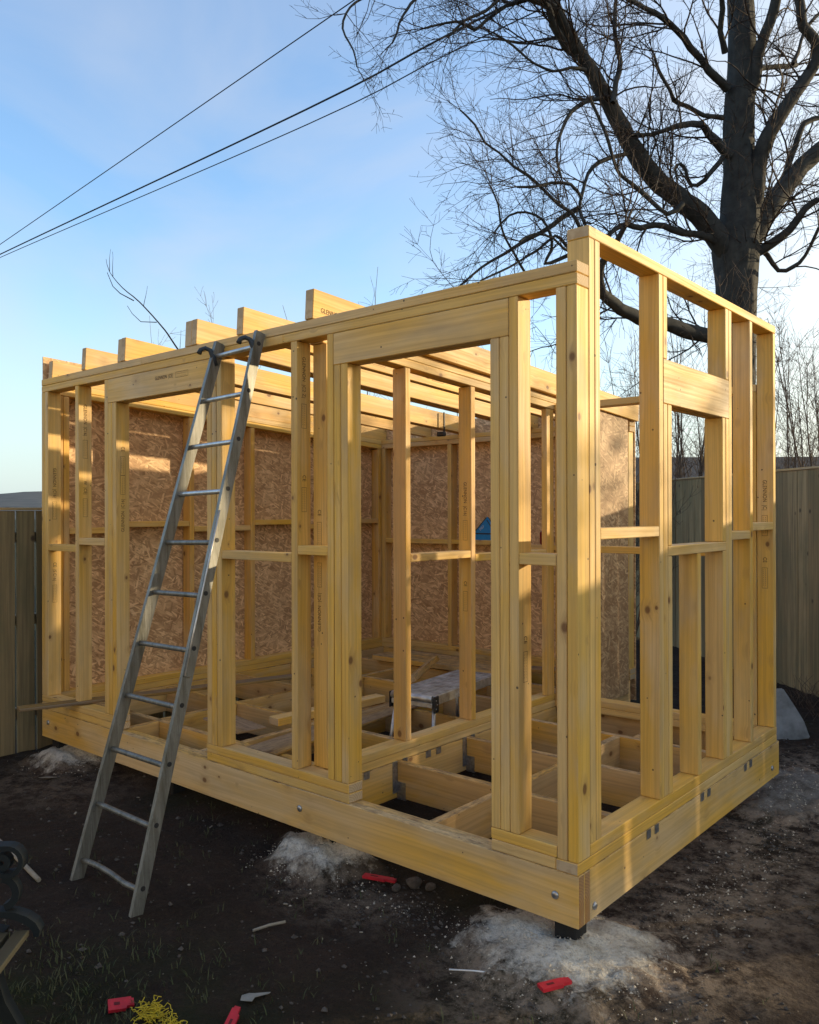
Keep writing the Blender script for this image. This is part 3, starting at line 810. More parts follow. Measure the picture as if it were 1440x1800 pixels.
# inked grade stamps on the timber
def stamp(txt, parent_obj, size, origin, along, normal, squeeze=0.8):
    cu = bpy.data.curves.new('grade_stamp', 'FONT'); cu.body = txt; cu.size = size; cu.align_x = 'LEFT'; cu.align_y = 'CENTER'; cu.space_character = 1.05
    tmp = bpy.data.objects.new('tmp_text', cu); COL.objects.link(tmp)
    dg = bpy.context.evaluated_depsgraph_get()
    me = bpy.data.meshes.new_from_object(tmp.evaluated_get(dg))
    bpy.data.objects.remove(tmp); bpy.data.curves.remove(cu)
    a = Vector(along).normalized(); n = Vector(normal).normalized(); u = n.cross(a)
    bm = bmesh.new(); bm.from_mesh(me); bpy.data.meshes.remove(me)
    # boxed grade panels after the name, as on the real stamps
    for v in bm.verts: v.co.x *= squeeze
    xm = max([v.co.x for v in bm.verts] or [0])
    def ring(x0, x1, y0, y1, t=0.0016):
        for (a0, a1, b0, b1) in ((x0, x1, y0, y0 + t), (x0, x1, y1 - t, y1), (x0, x0 + t, y0, y1), (x1 - t, x1, y0, y1)):
            vs = [bm.verts.new((p, q, 0)) for p, q in ((a0, b0), (a1, b0), (a1, b1), (a0, b1))]; bm.faces.new(vs)
    ring(xm + 0.03, xm + 0.15, -0.016, 0.016)
    for k in range(9):
        x = xm + 0.04 + k * 0.011
        vs = [bm.verts.new(p) for p in ((x, -0.009, 0), (x + 0.006, -0.009, 0), (x + 0.006, -0.0075, 0), (x, -0.0075, 0))]; bm.faces.new(vs)
        vs = [bm.verts.new(p) for p in ((x, 0.004, 0), (x + 0.007, 0.004, 0), (x + 0.007, 0.0055, 0), (x, 0.0055, 0))]; bm.faces.new(vs)
    mt = Matrix(((a.x, u.x, n.x), (a.y, u.y, n.y), (a.z, u.z, n.z)))
    o3 = Vector(origin) + n * 0.0011
    for v in bm.verts:
        v.co = mt @ v.co + o3
    inv = Matrix.Translation(-parent_obj.location) if parent_obj.rotation_euler.x == 0 else (Matrix.Translation(parent_obj.location) @ parent_obj.rotation_euler.to_matrix().to_4x4()).inverted()
    for v in bm.verts: v.co = inv @ v.co
    return bm_obj('grade_stamp', bm, M['ink'], parent_obj)
UPV, DN = (0, 0, 1), (0, 0, -1)
G = 'GLENNON  |C16|'
def xs(key, z, d=UPV, y=0.048, t=G, s=0.032):      # stamp on a front-wall stud's right-hand face
    o = S[key]; hx = max(v.co.x for v in o.data.vertices)
    stamp(t, o, s, (o.location.x + hx, y, z), d, (1, 0, 0))
xs('A2', 1.85, DN); xs('A2', 1.2, DN, t='CE  |S C16|')
xs('B', 2.25, DN); xs('B', 1.75, DN, t='W  |CE|')
xs('C', 1.95, DN, t='CE'); xs('C', 1.42, UPV, t=G)
xs('E', 2.30, DN, t='GLENNON  |C2 Z|', s=0.03); xs('E', 1.72, DN, t='CE')
xs('J', 1.05, DN, t='CE')
def ys(key, z, x, d=UPV, t=G, s=0.032):            # stamp on a front-facing wide face
    o = S[key]; hy = min(v.co.y for v in o.data.vertices)
    stamp(t, o, s, (x, o.location.y + hy, z), d, (0, -1, 0))
ys('P0', 0.95, -1.475, UPV, t='GLENNON  |CE|'); ys('P0', 1.55, -1.475, DN, t='CE')
ys('P2', 1.72, -1.49, DN); ys('P2', 1.12, -1.49, DN, t='CE')
ys('M', 0.98, -0.05, DN, t='GLENNON  |S|'); ys('M', 0.52, -0.05, DN, t='CE')
ys('Pn', 1.72, -0.05, DN, t='GLENNON  |C|'); ys('Pn', 1.27, -0.05, DN, t='CE')
hd = [c for c in frame.children if c.name.startswith('header')]
stamp('GLENNON  |CE|', hd[0], 0.03, (-2.75, -0.0005, 2.318), (1, 0, 0), (0, -1, 0))
for key, y, t in (('R-1.41', 0.05, 'GLENNON'), ('R-1.94', 0.75, 'GLENNON  |CE|'), ('R-2.34', 0.95, 'GLENNON  CE'), ('R-1.94', 1.5, 'CE')):
    if key in S:
        o = S[key]; zc = zr(y) + 0.05
        stamp(t, o, 0.034, (o.location.x + max(v.co.x for v in o.data.vertices), y, zc), (0, math.cos(-math.atan(SL)), math.sin(-math.atan(SL))), (1, 0, 0))

# ------------------------------------------------------------------ ladder
def ladder():
    root = empty('ladder', (-1.90, -0.774, -0.185), 'worn grey aluminium ladder with round rungs leaning on the front of the timber frame', 'ladder')
    B = Vector((-1.901, -0.774, -0.069)); s_ = 0.254
    d = Vector((-0.014, 0.298, 1)).normalized(); ex = Vector((math.cos(-0.031), math.sin(-0.031), 0.021)).normalized()
    nf = ex.cross(d).normalized()      # points away from the climber... towards the wall
    L0, L1 = -0.112, 10 * s_ + 0.075
    def half(t): 
        k = t / s_; return (0.50 + (0.325 - 0.50) * k / 10) / 2
    o0 = root.location
    def rail(sd):
        bm = bmesh.new()
        # shallow C channel, open side outward
        prof = [(-0.012, -0.028), (0.012, -0.028), (0.012, -0.024), (-0.008, -0.022), (-0.008, 0.022), (0.012, 0.024), (0.012, 0.028), (-0.012, 0.028)]
        if sd > 0: prof = [(-0.011, -0.027), (0.011, -0.027), (0.011, 0.027), (-0.011, 0.027)]
        rings = []
        for i in range(13):
            t = L0 + (L1 - L0) * i / 12
            c = B + d * t + ex * sd * (half(t) + 0.012) - o0
            rings.append([bm.verts.new(c + ex * a * (1 if sd > 0 else -1) + nf * b) for a, b in prof])
        n = len(prof)
        for a, b in zip(rings, rings[1:]):
            for k in range(n): bm.faces.new((a[k], a[(k + 1) % n], b[(k + 1) % n], b[k]))
        bm.faces.new(rings[0]); bm.faces.new(rings[-1])
        bmesh.ops.recalc_face_normals(bm, faces=bm.faces[:])
        return bm_obj('rail', bm, M['alu'], root)
    rl, rr = rail(-1), rail(1)
    # round ferrules where the rungs come through the right rail, and the thin guide rod beside it
    for k in range(11):
        t = k * s_
        bm = bmesh.new()
        a = B + d * t - ex * (half(t) + 0.004) - o0; b = B + d * t + ex * (half(t) + 0.004) - o0
        pts, rad = [], []
        for i in range(9):
            f = i / 8
            p = a.lerp(b, f)
            if k == 0: p += d * 0.013 * math.sin(math.pi * min(1, f / 0.75)) * (1 if f < 0.75 else 0) - d * 0.006 * math.sin(math.pi * f)
            pts.append(p); rad.append(0.0125)
        bm_tube(bm, pts, rad, 12)
        bm_obj('rung', bm, M['alu_bright'] if k > 6 else M['alu'], root)
        c = B + d * (t + 0.012) + ex * (half(t) + 0.0235) - o0
        bm = bmesh.new(); bm_tube(bm, [c - ex * 0.003, c + ex * 0.0012], [0.011, 0.011], 14)
        bm_obj('rung_hole', bm, M['black'], rr)
    bm = bmesh.new()
    pts = [B + d * t + ex * (half(t) + 0.030) + nf * 0.024 - o0 for t in (3.55 * s_, 4.5 * s_, 5.5 * s_, 6.6 * s_)]
    pts = [pts[0] - nf * 0.03] + pts
    bm_tube(bm, pts, 0.0045, 8)
    bm_obj('guide_rod', bm, M['alu_bright'], rr)
    for sd, par in ((-1, rl), (1, rr)):
        bm = bmesh.new()
        c = B + d * (L1 - 0.055) + ex * sd * (half(L1) + 0.012) - o0
        pts = [c - nf * 0.01 - d * 0.07, c + nf * 0.02 - d * 0.03, c + nf * 0.04 + d * 0.0 - ex * 0.010, c + nf * 0.062 + d * 0.003 - ex * 0.022, c + nf * 0.080 - d * 0.012 - ex * 0.032, c + nf * 0.083 - d * 0.035 - ex * 0.034]
        bm_tube(bm, pts, [0.014, 0.014, 0.012, 0.012, 0.012, 0.014], 10)
        bm_obj('hook', bm, M['rubber'], par)
        bm = bmesh.new()
        c = B + d * (L0 - 0.004) + ex * sd * (half(L0) + 0.012) - o0
        bm_tube(bm, [c - nf * 0.032, c + nf * 0.032], 0.013, 8)
        bm_obj('foot', bm, M['black'], par)
ladder()

# ------------------------------------------------------------------ loose boards lying on the floor frame
def loose(name, label, cat, p0, p1, w_, t_, mat, group=None, tilt=0.0, end='end'):
    p0, p1 = Vector(p0), Vector(p1); L_ = (p1 - p0).length; d = p1 - p0
    o = board(name, -L_ / 2, L_ / 2, -w_ / 2, w_ / 2, -t_ / 2, t_ / 2, mat=mat, ax=0, bev=0.003, end=end)
    o.location = (p0 + p1) / 2
    o.rotation_euler = (tilt, -math.atan2(d.z, math.hypot(d.x, d.y)), math.atan2(d.y, d.x))
    tag(o, label, cat, group)
    return o
loose('plank', 'thin grey weathered plank poking out through the front wall at its left end', 'plank', (-3.78, -0.33, 0.300), (-3.20, 1.62, 0.300), 0.11, 0.02, 'greyplank', end='greyplank')
loose('chipboard_strip', 'dirty brown chipboard strip lying flat across the joists behind the ladder side studs', 'board', (-2.13, 0.26, 0.206), (-2.26, 1.72, 0.206), 0.23, 0.018, 'offcut', end='offcut')
loose('batten', 'short pale batten offcut lying on the joists beside the dirty chipboard strip', 'batten', (-2.53, 0.70, 0.225), (-2.46, 1.62, 0.225), 0.10, 0.05, 'stud')
loose('wide_plank', 'wide yellow brown plank lying across the joists in front of the back wall', 'plank', (-3.62, 2.97, 0.232), (-2.16, 3.02, 0.232), 0.40, 0.045, 'joist')
loose('short_plank', 'short dark brown board lying on the right end of the wide plank', 'board', (-2.20, 2.92, 0.275), (-1.62, 3.22, 0.275), 0.16, 0.03, 'offcut', end='offcut')
loose('offcut', 'short chunky timber offcut tilted on edge behind the aluminium work platform', 'offcut', (-2.86, 2.72, 0.30), (-2.60, 2.10, 0.25), 0.10, 0.045, 'joist', tilt=0.5)
loose('sheet_offcut', 'small brown board scrap lying on the joists between the ladder and the double stud', 'board', (-2.98, 0.60, 0.205), (-2.52, 0.52, 0.205), 0.20, 0.015, 'offcut', end='offcut')

# ------------------------------------------------------------------ aluminium work platform
def platform():
    ang = math.atan2(0.86, -0.11) - math.pi / 2
    root = empty('work_platform', (-1.875, 1.62, -0.15), 'folding aluminium work platform with ribbed deck and black corner brackets standing between joists', 'work platform')
    root.rotation_euler = (0, 0, ang)
    Hh = 0.565; LL, WW = 0.86, 0.30
    bm = bmesh.new()
    n = 7
    for i in range(n):
        x0 = -WW / 2 + i * WW / n
        bm_box(bm, (x0 + 0.0025, -LL / 2 + 0.02, Hh - 0.012), (x0 + WW / n - 0.0025, LL / 2 - 0.02, Hh), bev=0.002)
    bm_box(bm, (-WW / 2, -LL / 2 + 0.02, Hh - 0.020), (WW / 2, LL / 2 - 0.02, Hh - 0.0125))
    dk = bm_obj('deck', bm, M['alu_deck'], root)
    for sd in (-1, 1):
        bm = bmesh.new()
        bm_box(bm, (sd * WW / 2 - 0.012, -LL / 2 + 0.03, Hh - 0.062), (sd * WW / 2 + 0.012, LL / 2 - 0.03, Hh - 0.004), bev=0.003)
        bm_obj('side_rail', bm, M['alu_bright'], root)
        bm = bmesh.new()                       # rounded end rail
        y = sd * (LL / 2 - 0.02)
        bm_tube(bm, [(-WW / 2, y, Hh - 0.022), (WW / 2, y, Hh - 0.022)], 0.022, 14)
        bm_box(bm, (-WW / 2, y - 0.012, Hh - 0.075), (WW / 2, y + 0.012, Hh - 0.045), bev=0.003)
        bm_obj('end_rail', bm, M['alu_bright'], root)
        for sx in (-1, 1):
            bm = bmesh.new()
            bm_box(bm, (sx * (WW / 2 + 0.014) - 0.005, y - 0.045 if sd > 0 else y - 0.012, Hh - 0.105), (sx * (WW / 2 + 0.014) + 0.005, y + 0.012 if sd > 0 else y + 0.045, Hh - 0.004), bev=0.004)
            br = bm_obj('corner_bracket', bm, M['black'], root)
            for q in range(3):
                disc('rivet', (sx * (WW / 2 + 0.019), y - sd * (0.008 + 0.012 * (q % 2)), Hh - 0.03 - q * 0.026), 0.005, 0.003, (sx, 0, 0), M['steel'], br, 10)
            bm = bmesh.new()
            a = Vector((sx * (WW / 2 - 0.01), y - sd * 0.03, Hh - 0.05)); b = Vector((sx * (WW / 2 + 0.02), y + sd * 0.05, 0.0))
            bm_tube(bm, [a, b], 0.014, 4)
            bm_obj('leg', bm, M['alu_bright'], root)
        bm = bmesh.new()
        bm_tube(bm, [(-WW / 2 - 0.005, sd * (LL / 2 + 0.005), 0.24), (WW / 2 + 0.005, sd * (LL / 2 + 0.005), 0.24)], 0.012, 6)
        bm_obj('step_bar', bm, M['alu_bright'], root)
    cu = bpy.data.curves.new('t', 'FONT'); cu.body = 'HS'; cu.size = 0.055
    tmp = bpy.data.objects.new('t', cu); COL.objects.link(tmp)
    me = bpy.data.meshes.new_from_object(tmp.evaluated_get(bpy.context.evaluated_depsgraph_get()))
    bpy.data.objects.remove(tmp); bpy.data.curves.remove(cu)
    me.transform(Matrix(((0, 0, 1, WW / 2 + 0.0132), (1, 0, 0, -0.16), (0, 1, 0, Hh - 0.055), (0, 0, 0, 1))))
    me.materials.append(M['white'])
    link(bpy.data.objects.new('lettering', me), root)
platform()

# ------------------------------------------------------------------ small things on the noggins
def set_square():
    root = empty('set_square', (-2.872, YB + 0.03, 1.2855), 'blue triangular set square standing on the back wall noggin', 'set square')
    root.rotation_euler = (R_(-8), 0, 0)
    def tri(z0, hw, ap, y0, y1):
        return [(-hw, y0, z0), (hw, y0, z0), (0, y0, ap), (-hw, y1, z0), (hw, y1, z0), (0, y1, ap)]
    bm = bmesh.new()
    out = [(-0.115, 0.0), (0.115, 0.0), (0.115, 0.085), (0.0, 0.215), (-0.115, 0.085)]
    a = [bm.verts.new((x, 0, z)) for x, z in out]; b = [bm.verts.new((x, 0.02, z)) for x, z in out]
    bm.faces.new(a); bm.faces.new(b[::-1])
    for k in range(5): bm.faces.new((a[(k + 1) % 5], a[k], b[k], b[(k + 1) % 5]))
    bmesh.ops.recalc_face_normals(bm, faces=bm.faces[:])
    bm_obj('body', bm, M['blue'], root)
    bm = bmesh.new(); bm_box(bm, (-0.113, -0.002, 0.052), (0.113, 0, 0.064)); bm_obj('slot', bm, M['black'], root)
    for sx in (-1, 1):
        bm = bmesh.new(); bm_box(bm, (-0.08, -0.0022, -0.004), (0.08, 0, 0.004), Matrix.Rotation(sx * math.atan2(0.13, 0.115), 3, 'Y'), (0, 0, 0))
        bmesh.ops.translate(bm, verts=bm.verts[:], vec=(sx * (0.052 if sx > 0 else 0.062), 0, 0.146 if sx < 0 else 0.125))
        bm_obj('slot', bm, M['black'], root)
    cu = bpy.data.curves.new('t', 'FONT'); cu.body = 'MS7'; cu.size = 0.032
    tmp = bpy.data.objects.new('t', cu); COL.objects.link(tmp)
    me = bpy.data.meshes.new_from_object(tmp.evaluated_get(bpy.context.evaluated_depsgraph_get()))
    bpy.data.objects.remove(tmp); bpy.data.curves.remove(cu)
    me.transform(Matrix.Translation((-0.062, -0.003, 0.085)) @ Matrix.Rotation(R_(-40), 4, 'Y') @ Matrix.Rotation(R_(90), 4, 'X'))
    me.materials.append(M['white'])
    link(bpy.data.objects.new('lettering', me), root)
set_square()

def can():
    root = empty('drink_can', (-2.255, YB + 0.04, 1.257), 'dark red drink can standing on the back wall noggin near the partition', 'can')
    bm = bmesh.new()
    prof = [(0.024, 0.0), (0.030, 0.004), (0.033, 0.012), (0.033, 0.100), (0.031, 0.108), (0.027, 0.115)]
    bm_tube(bm, [(0, 0, z) for _, z in prof], [r * 1.25 for r, _ in prof], 22)
    bm_obj('body', bm, M['can'], root)
    bm = bmesh.new(); bm_tube(bm, [(0, 0, 0.1152), (0, 0, 0.118)], [0.034, 0.033], 22); bm_obj('lid', bm, M['steel'], root)
can()

def clamp():
    root = empty('bar_clamp', (-3.04, 3.1, 2.24), 'black bar clamp hanging from the rafters near the back wall', 'clamp')
    bm = bmesh.new(); bm_box(bm, (-0.007, -0.004, 0.0), (0.007, 0.004, 0.19)); bm_obj('bar', bm, M['black'], root)
    bm = bmesh.new(); bm_box(bm, (-0.075, -0.02, -0.022), (0.012, 0.02, 0.018), bev=0.008); bm_obj('jaw', bm, M['black'], root)
clamp()

# ------------------------------------------------------------------ litter on the ground
RG = 'red plastic packing shims dropped on the soil'
def shim(x, y, ang, L_, w_, label, tilt=(0, 0)):
    out = [(-0.5, -0.5), (0.18, -0.5), (0.22, -0.28), (0.5, -0.28), (0.5, 0.34), (0.42, 0.34), (0.40, 0.5), (-0.5, 0.5)]
    bm = bmesh.new()
    a = [bm.verts.new((p * L_, q * w_, 0.012)) for p, q in out]; b = [bm.verts.new((p * L_, q * w_, 0)) for p, q in out]
    bm.faces.new(a); bm.faces.new(b[::-1])
    n = len(out)
    for k in range(n): bm.faces.new((a[(k + 1) % n], a[k], b[k], b[(k + 1) % n]))
    bmesh.ops.recalc_face_normals(bm, faces=bm.faces[:])
    o = bm_obj('packing_shim', bm, M['red'], None, loc=(x, y, surf_h(x, y) + 0.010), rot=(tilt[0], tilt[1], ang))
    bm = bmesh.new(); bm_box(bm, (-L_ * 0.28, -w_ * 0.12, 0.0122), (-L_ * 0.05, w_ * 0.14, 0.013)); bm_obj('slot', bm, simple('dark_slot', (0.12, 0.005, 0.008)) if 'dark_slot' not in bpy.data.materials else bpy.data.materials['dark_slot'], o)
    tag(o, label, 'shim', RG)
shim(-1.08, 0.10, R_(18), 0.16, 0.035, 'narrow red plastic shim in front of the middle cement heap under the beam')
shim(0.02, -0.20, R_(62), 0.12, 0.042, 'red plastic shim just in front of the cement heap at the near corner')
shim(-1.12, -1.18, R_(65), 0.085, 0.05, 'crumpled red plastic shim left of the yellow twine', (0.25, 0.1))
shim(-0.755, -0.985, R_(120), 0.10, 0.034, 'upright looking red plastic shim right of the yellow twine', (0.15, -0.2))
def twine():
    rnd = random.Random(4); bm = bmesh.new()
    for k in range(170):
        x, y = (-0.985 + rnd.gauss(0, 0.026), -1.15 + rnd.gauss(0, 0.016)) if k < 100 else (-0.86 + rnd.gauss(0, 0.022), -1.15 + rnd.gauss(0, 0.015))
        z = ground_h(x, y) + rnd.uniform(0.004, 0.03); a = rnd.random() * 6.3; pts = []
        for q in range(5):
            pts.append((x, y, z)); a += rnd.gauss(0, 0.9); x += math.cos(a) * 0.012; y += math.sin(a) * 0.012; z += rnd.gauss(0, 0.004)
        bm_tube(bm, pts, 0.0016, 4)
    tag(bm_obj('twine', bm, M['yellow']), 'tangle of frayed yellow twine on the grass between two red shims', 'twine')
twine()
def scrap(name, x, y, pts, mat, label, cat, t=0.002, ang=0.0, rx=0.0):
    bm = bmesh.new()
    a = [bm.verts.new((p, q, t + 0.012 * math.sin(p * 60) * (0.3 + abs(q) * 12))) for p, q in pts]; b = [bm.verts.new((v.co.x, v.co.y, v.co.z - t)) for v in a]
    n = len(pts)
    bm.faces.new(a); bm.faces.new(b[::-1])
    for k in range(n): bm.faces.new((a[(k + 1) % n], a[k], b[k], b[(k + 1) % n]))
    bmesh.ops.recalc_face_normals(bm, faces=bm.faces[:])
    o = bm_obj(name, bm, mat, None, loc=(x, y, ground_h(x, y) + 0.012), rot=(rx, 0, ang)); tag(o, label, cat)
scrap('dry_leaf', -0.81, -0.845, [(-0.05, -0.02), (-0.01, -0.028), (0.0, -0.012), (0.05, 0.0), (0.055, 0.01), (0.0, 0.012), (-0.02, 0.03), (-0.045, 0.012)], simple('grey_leaf', (0.26, 0.25, 0.22), 0.8), 'curled pale grey leaf scrap on the mud above the upright red shim', 'leaf', ang=0.9)
scrap('paper_scrap', -3.62, -0.22, [(-0.05, -0.02), (0.04, -0.03), (0.06, 0.01), (-0.02, 0.03)], M['paper'], 'white paper scrap on the soil behind the ladder near the left heap', 'paper', ang=0.5)
scrap('pale_chip', -0.15, -1.02, [(-0.014, -0.008), (0.014, -0.006), (0.01, 0.01), (-0.01, 0.008)], M['paper'], 'tiny pale wood chip at the bottom of the picture below the near corner', 'wood chip', ang=0.5)
def rod(name, p0, p1, r, mat, label, cat):
    bm = bmesh.new(); a, b = Vector(p0), Vector(p1); m = a.lerp(b, 0.5) + Vector((0, 0, r * 0.7))
    bm_tube(bm, [a, m, b], r, 8); tag(bm_obj(name, bm, mat), label, cat)
rod('tool_handle', (-2.95, -0.86, -0.11), (-2.235, -0.935, -0.135), 0.011, M['paper'], 'thin wooden tool handle lying on the soil behind the bench', 'tool')
rod('stick', (-0.36, -0.31, -0.14), (-0.20, -0.22, -0.135), 0.003, M['white'], 'thin white plastic strip on the soil left of the near cement heap', 'strip')
rod('wood_splinter', (-1.15, -0.58, -0.15), (-1.09, -0.46, -0.14), 0.006, M['paper'], 'short pale splinter lying on the mud in front of the middle beam', 'splinter')
rod('grass_stalk', (0.02, -0.72, -0.15), (0.075, -0.66, -0.10), 0.0015, M['paper'], 'thin dry straw stalk at the bottom below the near corner', 'straw')

# clods of earth beside the middle shim
rc = random.Random(9)
for i, (x, y, r) in enumerate(((-0.93, 0.17, 0.035), (-0.86, 0.20, 0.026), (-0.99, 0.11, 0.022))):
    bm = bmesh.new(); bmesh.ops.create_icosphere(bm, subdivisions=2, radius=r)
    for v in bm.verts: v.co *= 1 + 0.35 * noise.noise(v.co * 40 + Vector((i, 0, 0))); v.co.z *= 0.7
    o = bm_obj('soil_clod', bm, M['stone'], None, smooth=True, loc=(x, y, ground_h(x, y) + r * 0.45))
    tag(o, ['largest rough soil clod right of the narrow red shim', 'small soil clod furthest right beside the largest clod', 'smallest soil clod touching the narrow red shim'][i], 'clod', 'soil clods by the beam')

# leaning slab by the right fence
bm = bmesh.new()
pr = [(-0.15, 0), (0.21, 0), (0.19, 0.13), (0.09, 0.37), (-0.16, 0.38)]
a = [bm.verts.new((x, -0.05, z)) for x, z in pr]; b = [bm.verts.new((x * 0.95, 0.05, z * 0.97)) for x, z in pr]
bm.faces.new(a); bm.faces.new(b[::-1])
for k in range(5): bm.faces.new((a[(k + 1) % 5], a[k], b[k], b[(k + 1) % 5]))
bmesh.ops.recalc_face_normals(bm, faces=bm.faces[:])
bmesh.ops.bevel(bm, geom=bm.edges[:], offset=0.008, segments=2, affect='EDGES')
bmesh.ops.subdivide_edges(bm, edges=bm.edges[:], cuts=2, use_grid_fill=True)
for v in bm.verts: v.co += Vector((1, 1, 1)) * 0.006 * noise.noise(v.co * 14)
tag(bm_obj('concrete_slab', bm, M['slab'], None, loc=(-0.36, 3.60, -0.13), rot=(R_(-14), R_(-6), R_(38))), 'rough grey concrete slab leaning upright behind the far right corner of the frame', 'slab')

# ------------------------------------------------------------------ garden bench at the lower left
def bench():
    root = empty('garden_bench', (-1.12, -1.49, -0.16), 'garden bench with scrolled dark green iron end and mossy wooden slats', 'bench')
    root.rotation_euler = (0, 0, R_(45))      # local +X = across the seat, local -Y = along the slats
    zo = 0.16
    def iron(name, pts, r, y=0.0, w_=0.022):
        bm = bmesh.new()
        n = len(pts); ring = []
        for i, (a, z) in enumerate(pts):
            p0 = pts[max(i - 1, 0)]; p1 = pts[min(i + 1, n - 1)]
            dx, dz = p1[0] - p0[0], p1[1] - p0[1]; L_ = math.hypot(dx, dz) or 1; nx, nz = -dz / L_, dx / L_
            rr = r[i] if isinstance(r, list) else r
            ring.append([bm.verts.new((a + nx * rr * k, y + w_ * q, z + zo + nz * rr * k)) for k, q in ((-1, -1), (1, -1), (1, 1), (-1, 1))])
        for a, b in zip(ring, ring[1:]):
            for k in range(4): bm.faces.new((a[k], a[(k + 1) % 4], b[(k + 1) % 4], b[k]))
        bm.faces.new(ring[0]); bm.faces.new(ring[-1])
        bmesh.ops.recalc_face_normals(bm, faces=bm.faces[:])
        return bm_obj(name, bm, M['iron'], root)
    arc = lambda cx, cz, r, a0, a1, n=14: [(cx + r * math.cos(R_(a0 + (a1 - a0) * i / n)), cz + r * math.sin(R_(a0 + (a1 - a0) * i / n))) for i in range(n + 1)]
    def end(y):
        iron('arm_scroll', [(-0.42, 0.475), (-0.25, 0.483)] + arc(-0.068, 0.437, 0.044, 95, -150), 0.0075, y)
        iron('arm_scroll', arc(-0.085, 0.433, 0.018, 200, -160, 12), 0.010, y, 0.016)
        iron('arm_support', arc(-0.088, 0.337, 0.046, 85, -75) , 0.011, y, 0.016)
        iron('seat_scroll', [(-0.40, 0.262), (-0.20, 0.272), (-0.09, 0.274), (-0.045, 0.268), (-0.012, 0.254), (0.012, 0.236), (0.024, 0.216), (0.022, 0.200)], [0.009, 0.009, 0.010, 0.011, 0.012, 0.012, 0.011, 0.008], y)
        iron('leg', [(-0.10, 0.225), (-0.118, 0.14), (-0.112, 0.06), (-0.088, -0.01), (-0.050, -0.08), (-0.02, -0.155)], [0.026, 0.022, 0.020, 0.018, 0.018, 0.02], y)
        iron('leg', [(-0.42, 0.25), (-0.44, 0.1), (-0.47, -0.155)], 0.02, y)
        iron('back_frame', [(-0.42, 0.24), (-0.46, 0.45), (-0.52, 0.70)], 0.02, y)
    end(0.0); end(-1.18)
    for k in range(7):
        a1 = 0.004 - k * 0.062; zt = 0.226 + zo - 0.004 * k
        board('slat', a1 - 0.046, a1, -1.18, 0.0 - 0.024, zt - 0.02, zt, mat='slat', parent=root, ax=1, bev=0.003, end='slat')
    for k in range(3):
        board('back_slat', -0.475 - k * 0.02, -0.455 - k * 0.02, -1.18, -0.024, 0.34 + zo + k * 0.12, 0.40 + zo + k * 0.12, mat='slat', parent=root, ax=1, bev=0.003, end='slat')
bench()

# ------------------------------------------------------------------ fences
def fence(name, label, p0, p1, ztop, zbot, bw, gap, seed, cap=True, wid=0.018, gaps=None):
    rnd = random.Random(seed)
    p0, p1 = Vector((*p0, 0)), Vector((*p1, 0)); L_ = (p1 - p0).length; d = (p1 - p0).normalized()
    ang = math.atan2(d.y, d.x)
    root = empty(name, (p0.x, p0.y, zbot), label, 'fence'); root.rotation_euler = (0, 0, ang)
    H = ztop - zbot
    x = 0.0; i = 0
    while x < L_:
        w_ = bw * rnd.uniform(0.93, 1.05); g_ = gap * rnd.uniform(0.3, 1.5)
        if gaps is not None: g_ = 0.0025 if rnd.random() < 0.9 else rnd.uniform(0.012, 0.02)
        h = H - 0.022 + (rnd.uniform(-0.004, 0.0))
        bm = bmesh.new()
        # slightly bowed board with an uneven foot
        nseg = 6; rows = []
        bow = rnd.gauss(0, 0.003); lean = rnd.gauss(0, 0.002)
        for k in range(nseg + 1):
            t = k / nseg; z = t * h + (rnd.uniform(-0.03, 0.02) if k == 0 else 0)
            c = bow * math.sin(math.pi * t) + lean * t
            rows.append([bm.verts.new((x + c + rnd.gauss(0, .0007), 0, z)), bm.verts.new((x + w_ + c + rnd.gauss(0, .0007), 0, z)), bm.verts.new((x + w_ + c, wid, z)), bm.verts.new((x + c, wid, z))])
        for a, b in zip(rows, rows[1:]):
            for k in range(4): bm.faces.new((a[k], a[(k + 1) % 4], b[(k + 1) % 4], b[k]))
        bm.faces.new(rows[0][::-1]); bm.faces.new(rows[-1])
        bmesh.ops.recalc_face_normals(bm, faces=bm.faces[:])
        uvl = bm.loops.layers.uv.new('UVMap'); ou, ov = rnd.uniform(0, 50), rnd.uniform(0, 50)
        for f in bm.faces:
            for l in f.loops: l[uvl].uv = (ou + l.vert.co.z, ov + l.vert.co.x + l.vert.co.y)
        bm_obj('board', bm, M['fence'], root)
        x += w_ + g_; i += 1
    bmr = []
    for z in (0.25, H * 0.52, H - 0.25):
        board('rail', 0, x, wid + 0.001, wid + 0.045, z, z + 0.075, mat='fencewood', parent=root, ax=0, end='fencewood')
    for q in range(int(x / 1.8) + 1):
        board('post', q * 1.8, q * 1.8 + 0.09, wid + 0.046, wid + 0.136, 0, H - 0.05, mat='fencewood', parent=root, ax=2, end='fencewood')
    if cap: board('capping', -0.02, x, -0.012, wid + 0.03, H - 0.021, H, mat='fencecap', parent=root, ax=0, end='fencecap')
    return root
M['fencewood'] = wood_mat('fence_rail', (0.15, 0.12, 0.08), (0.17, 0.14, 0.09), 0.9)
M['fencecap'] = wood_mat('fence_capping', (0.40, 0.36, 0.28), (0.42, 0.37, 0.28), 0.7)
fence('board_fence', 'dark weathered close board fence with gaps at the left edge, beside the end wall', (-4.42, -2.4), (-4.42, 3.9), 1.582, -0.17, 0.130, 0.034, 3)
fence('garden_fence', 'tall grey green board fence with pale capping behind the timber frame', (-5.5, 9.25), (2.2, 2.78), 1.93, -0.08, 0.148, 0.006, 6, gaps=1)
bm = bmesh.new()

bm.free()
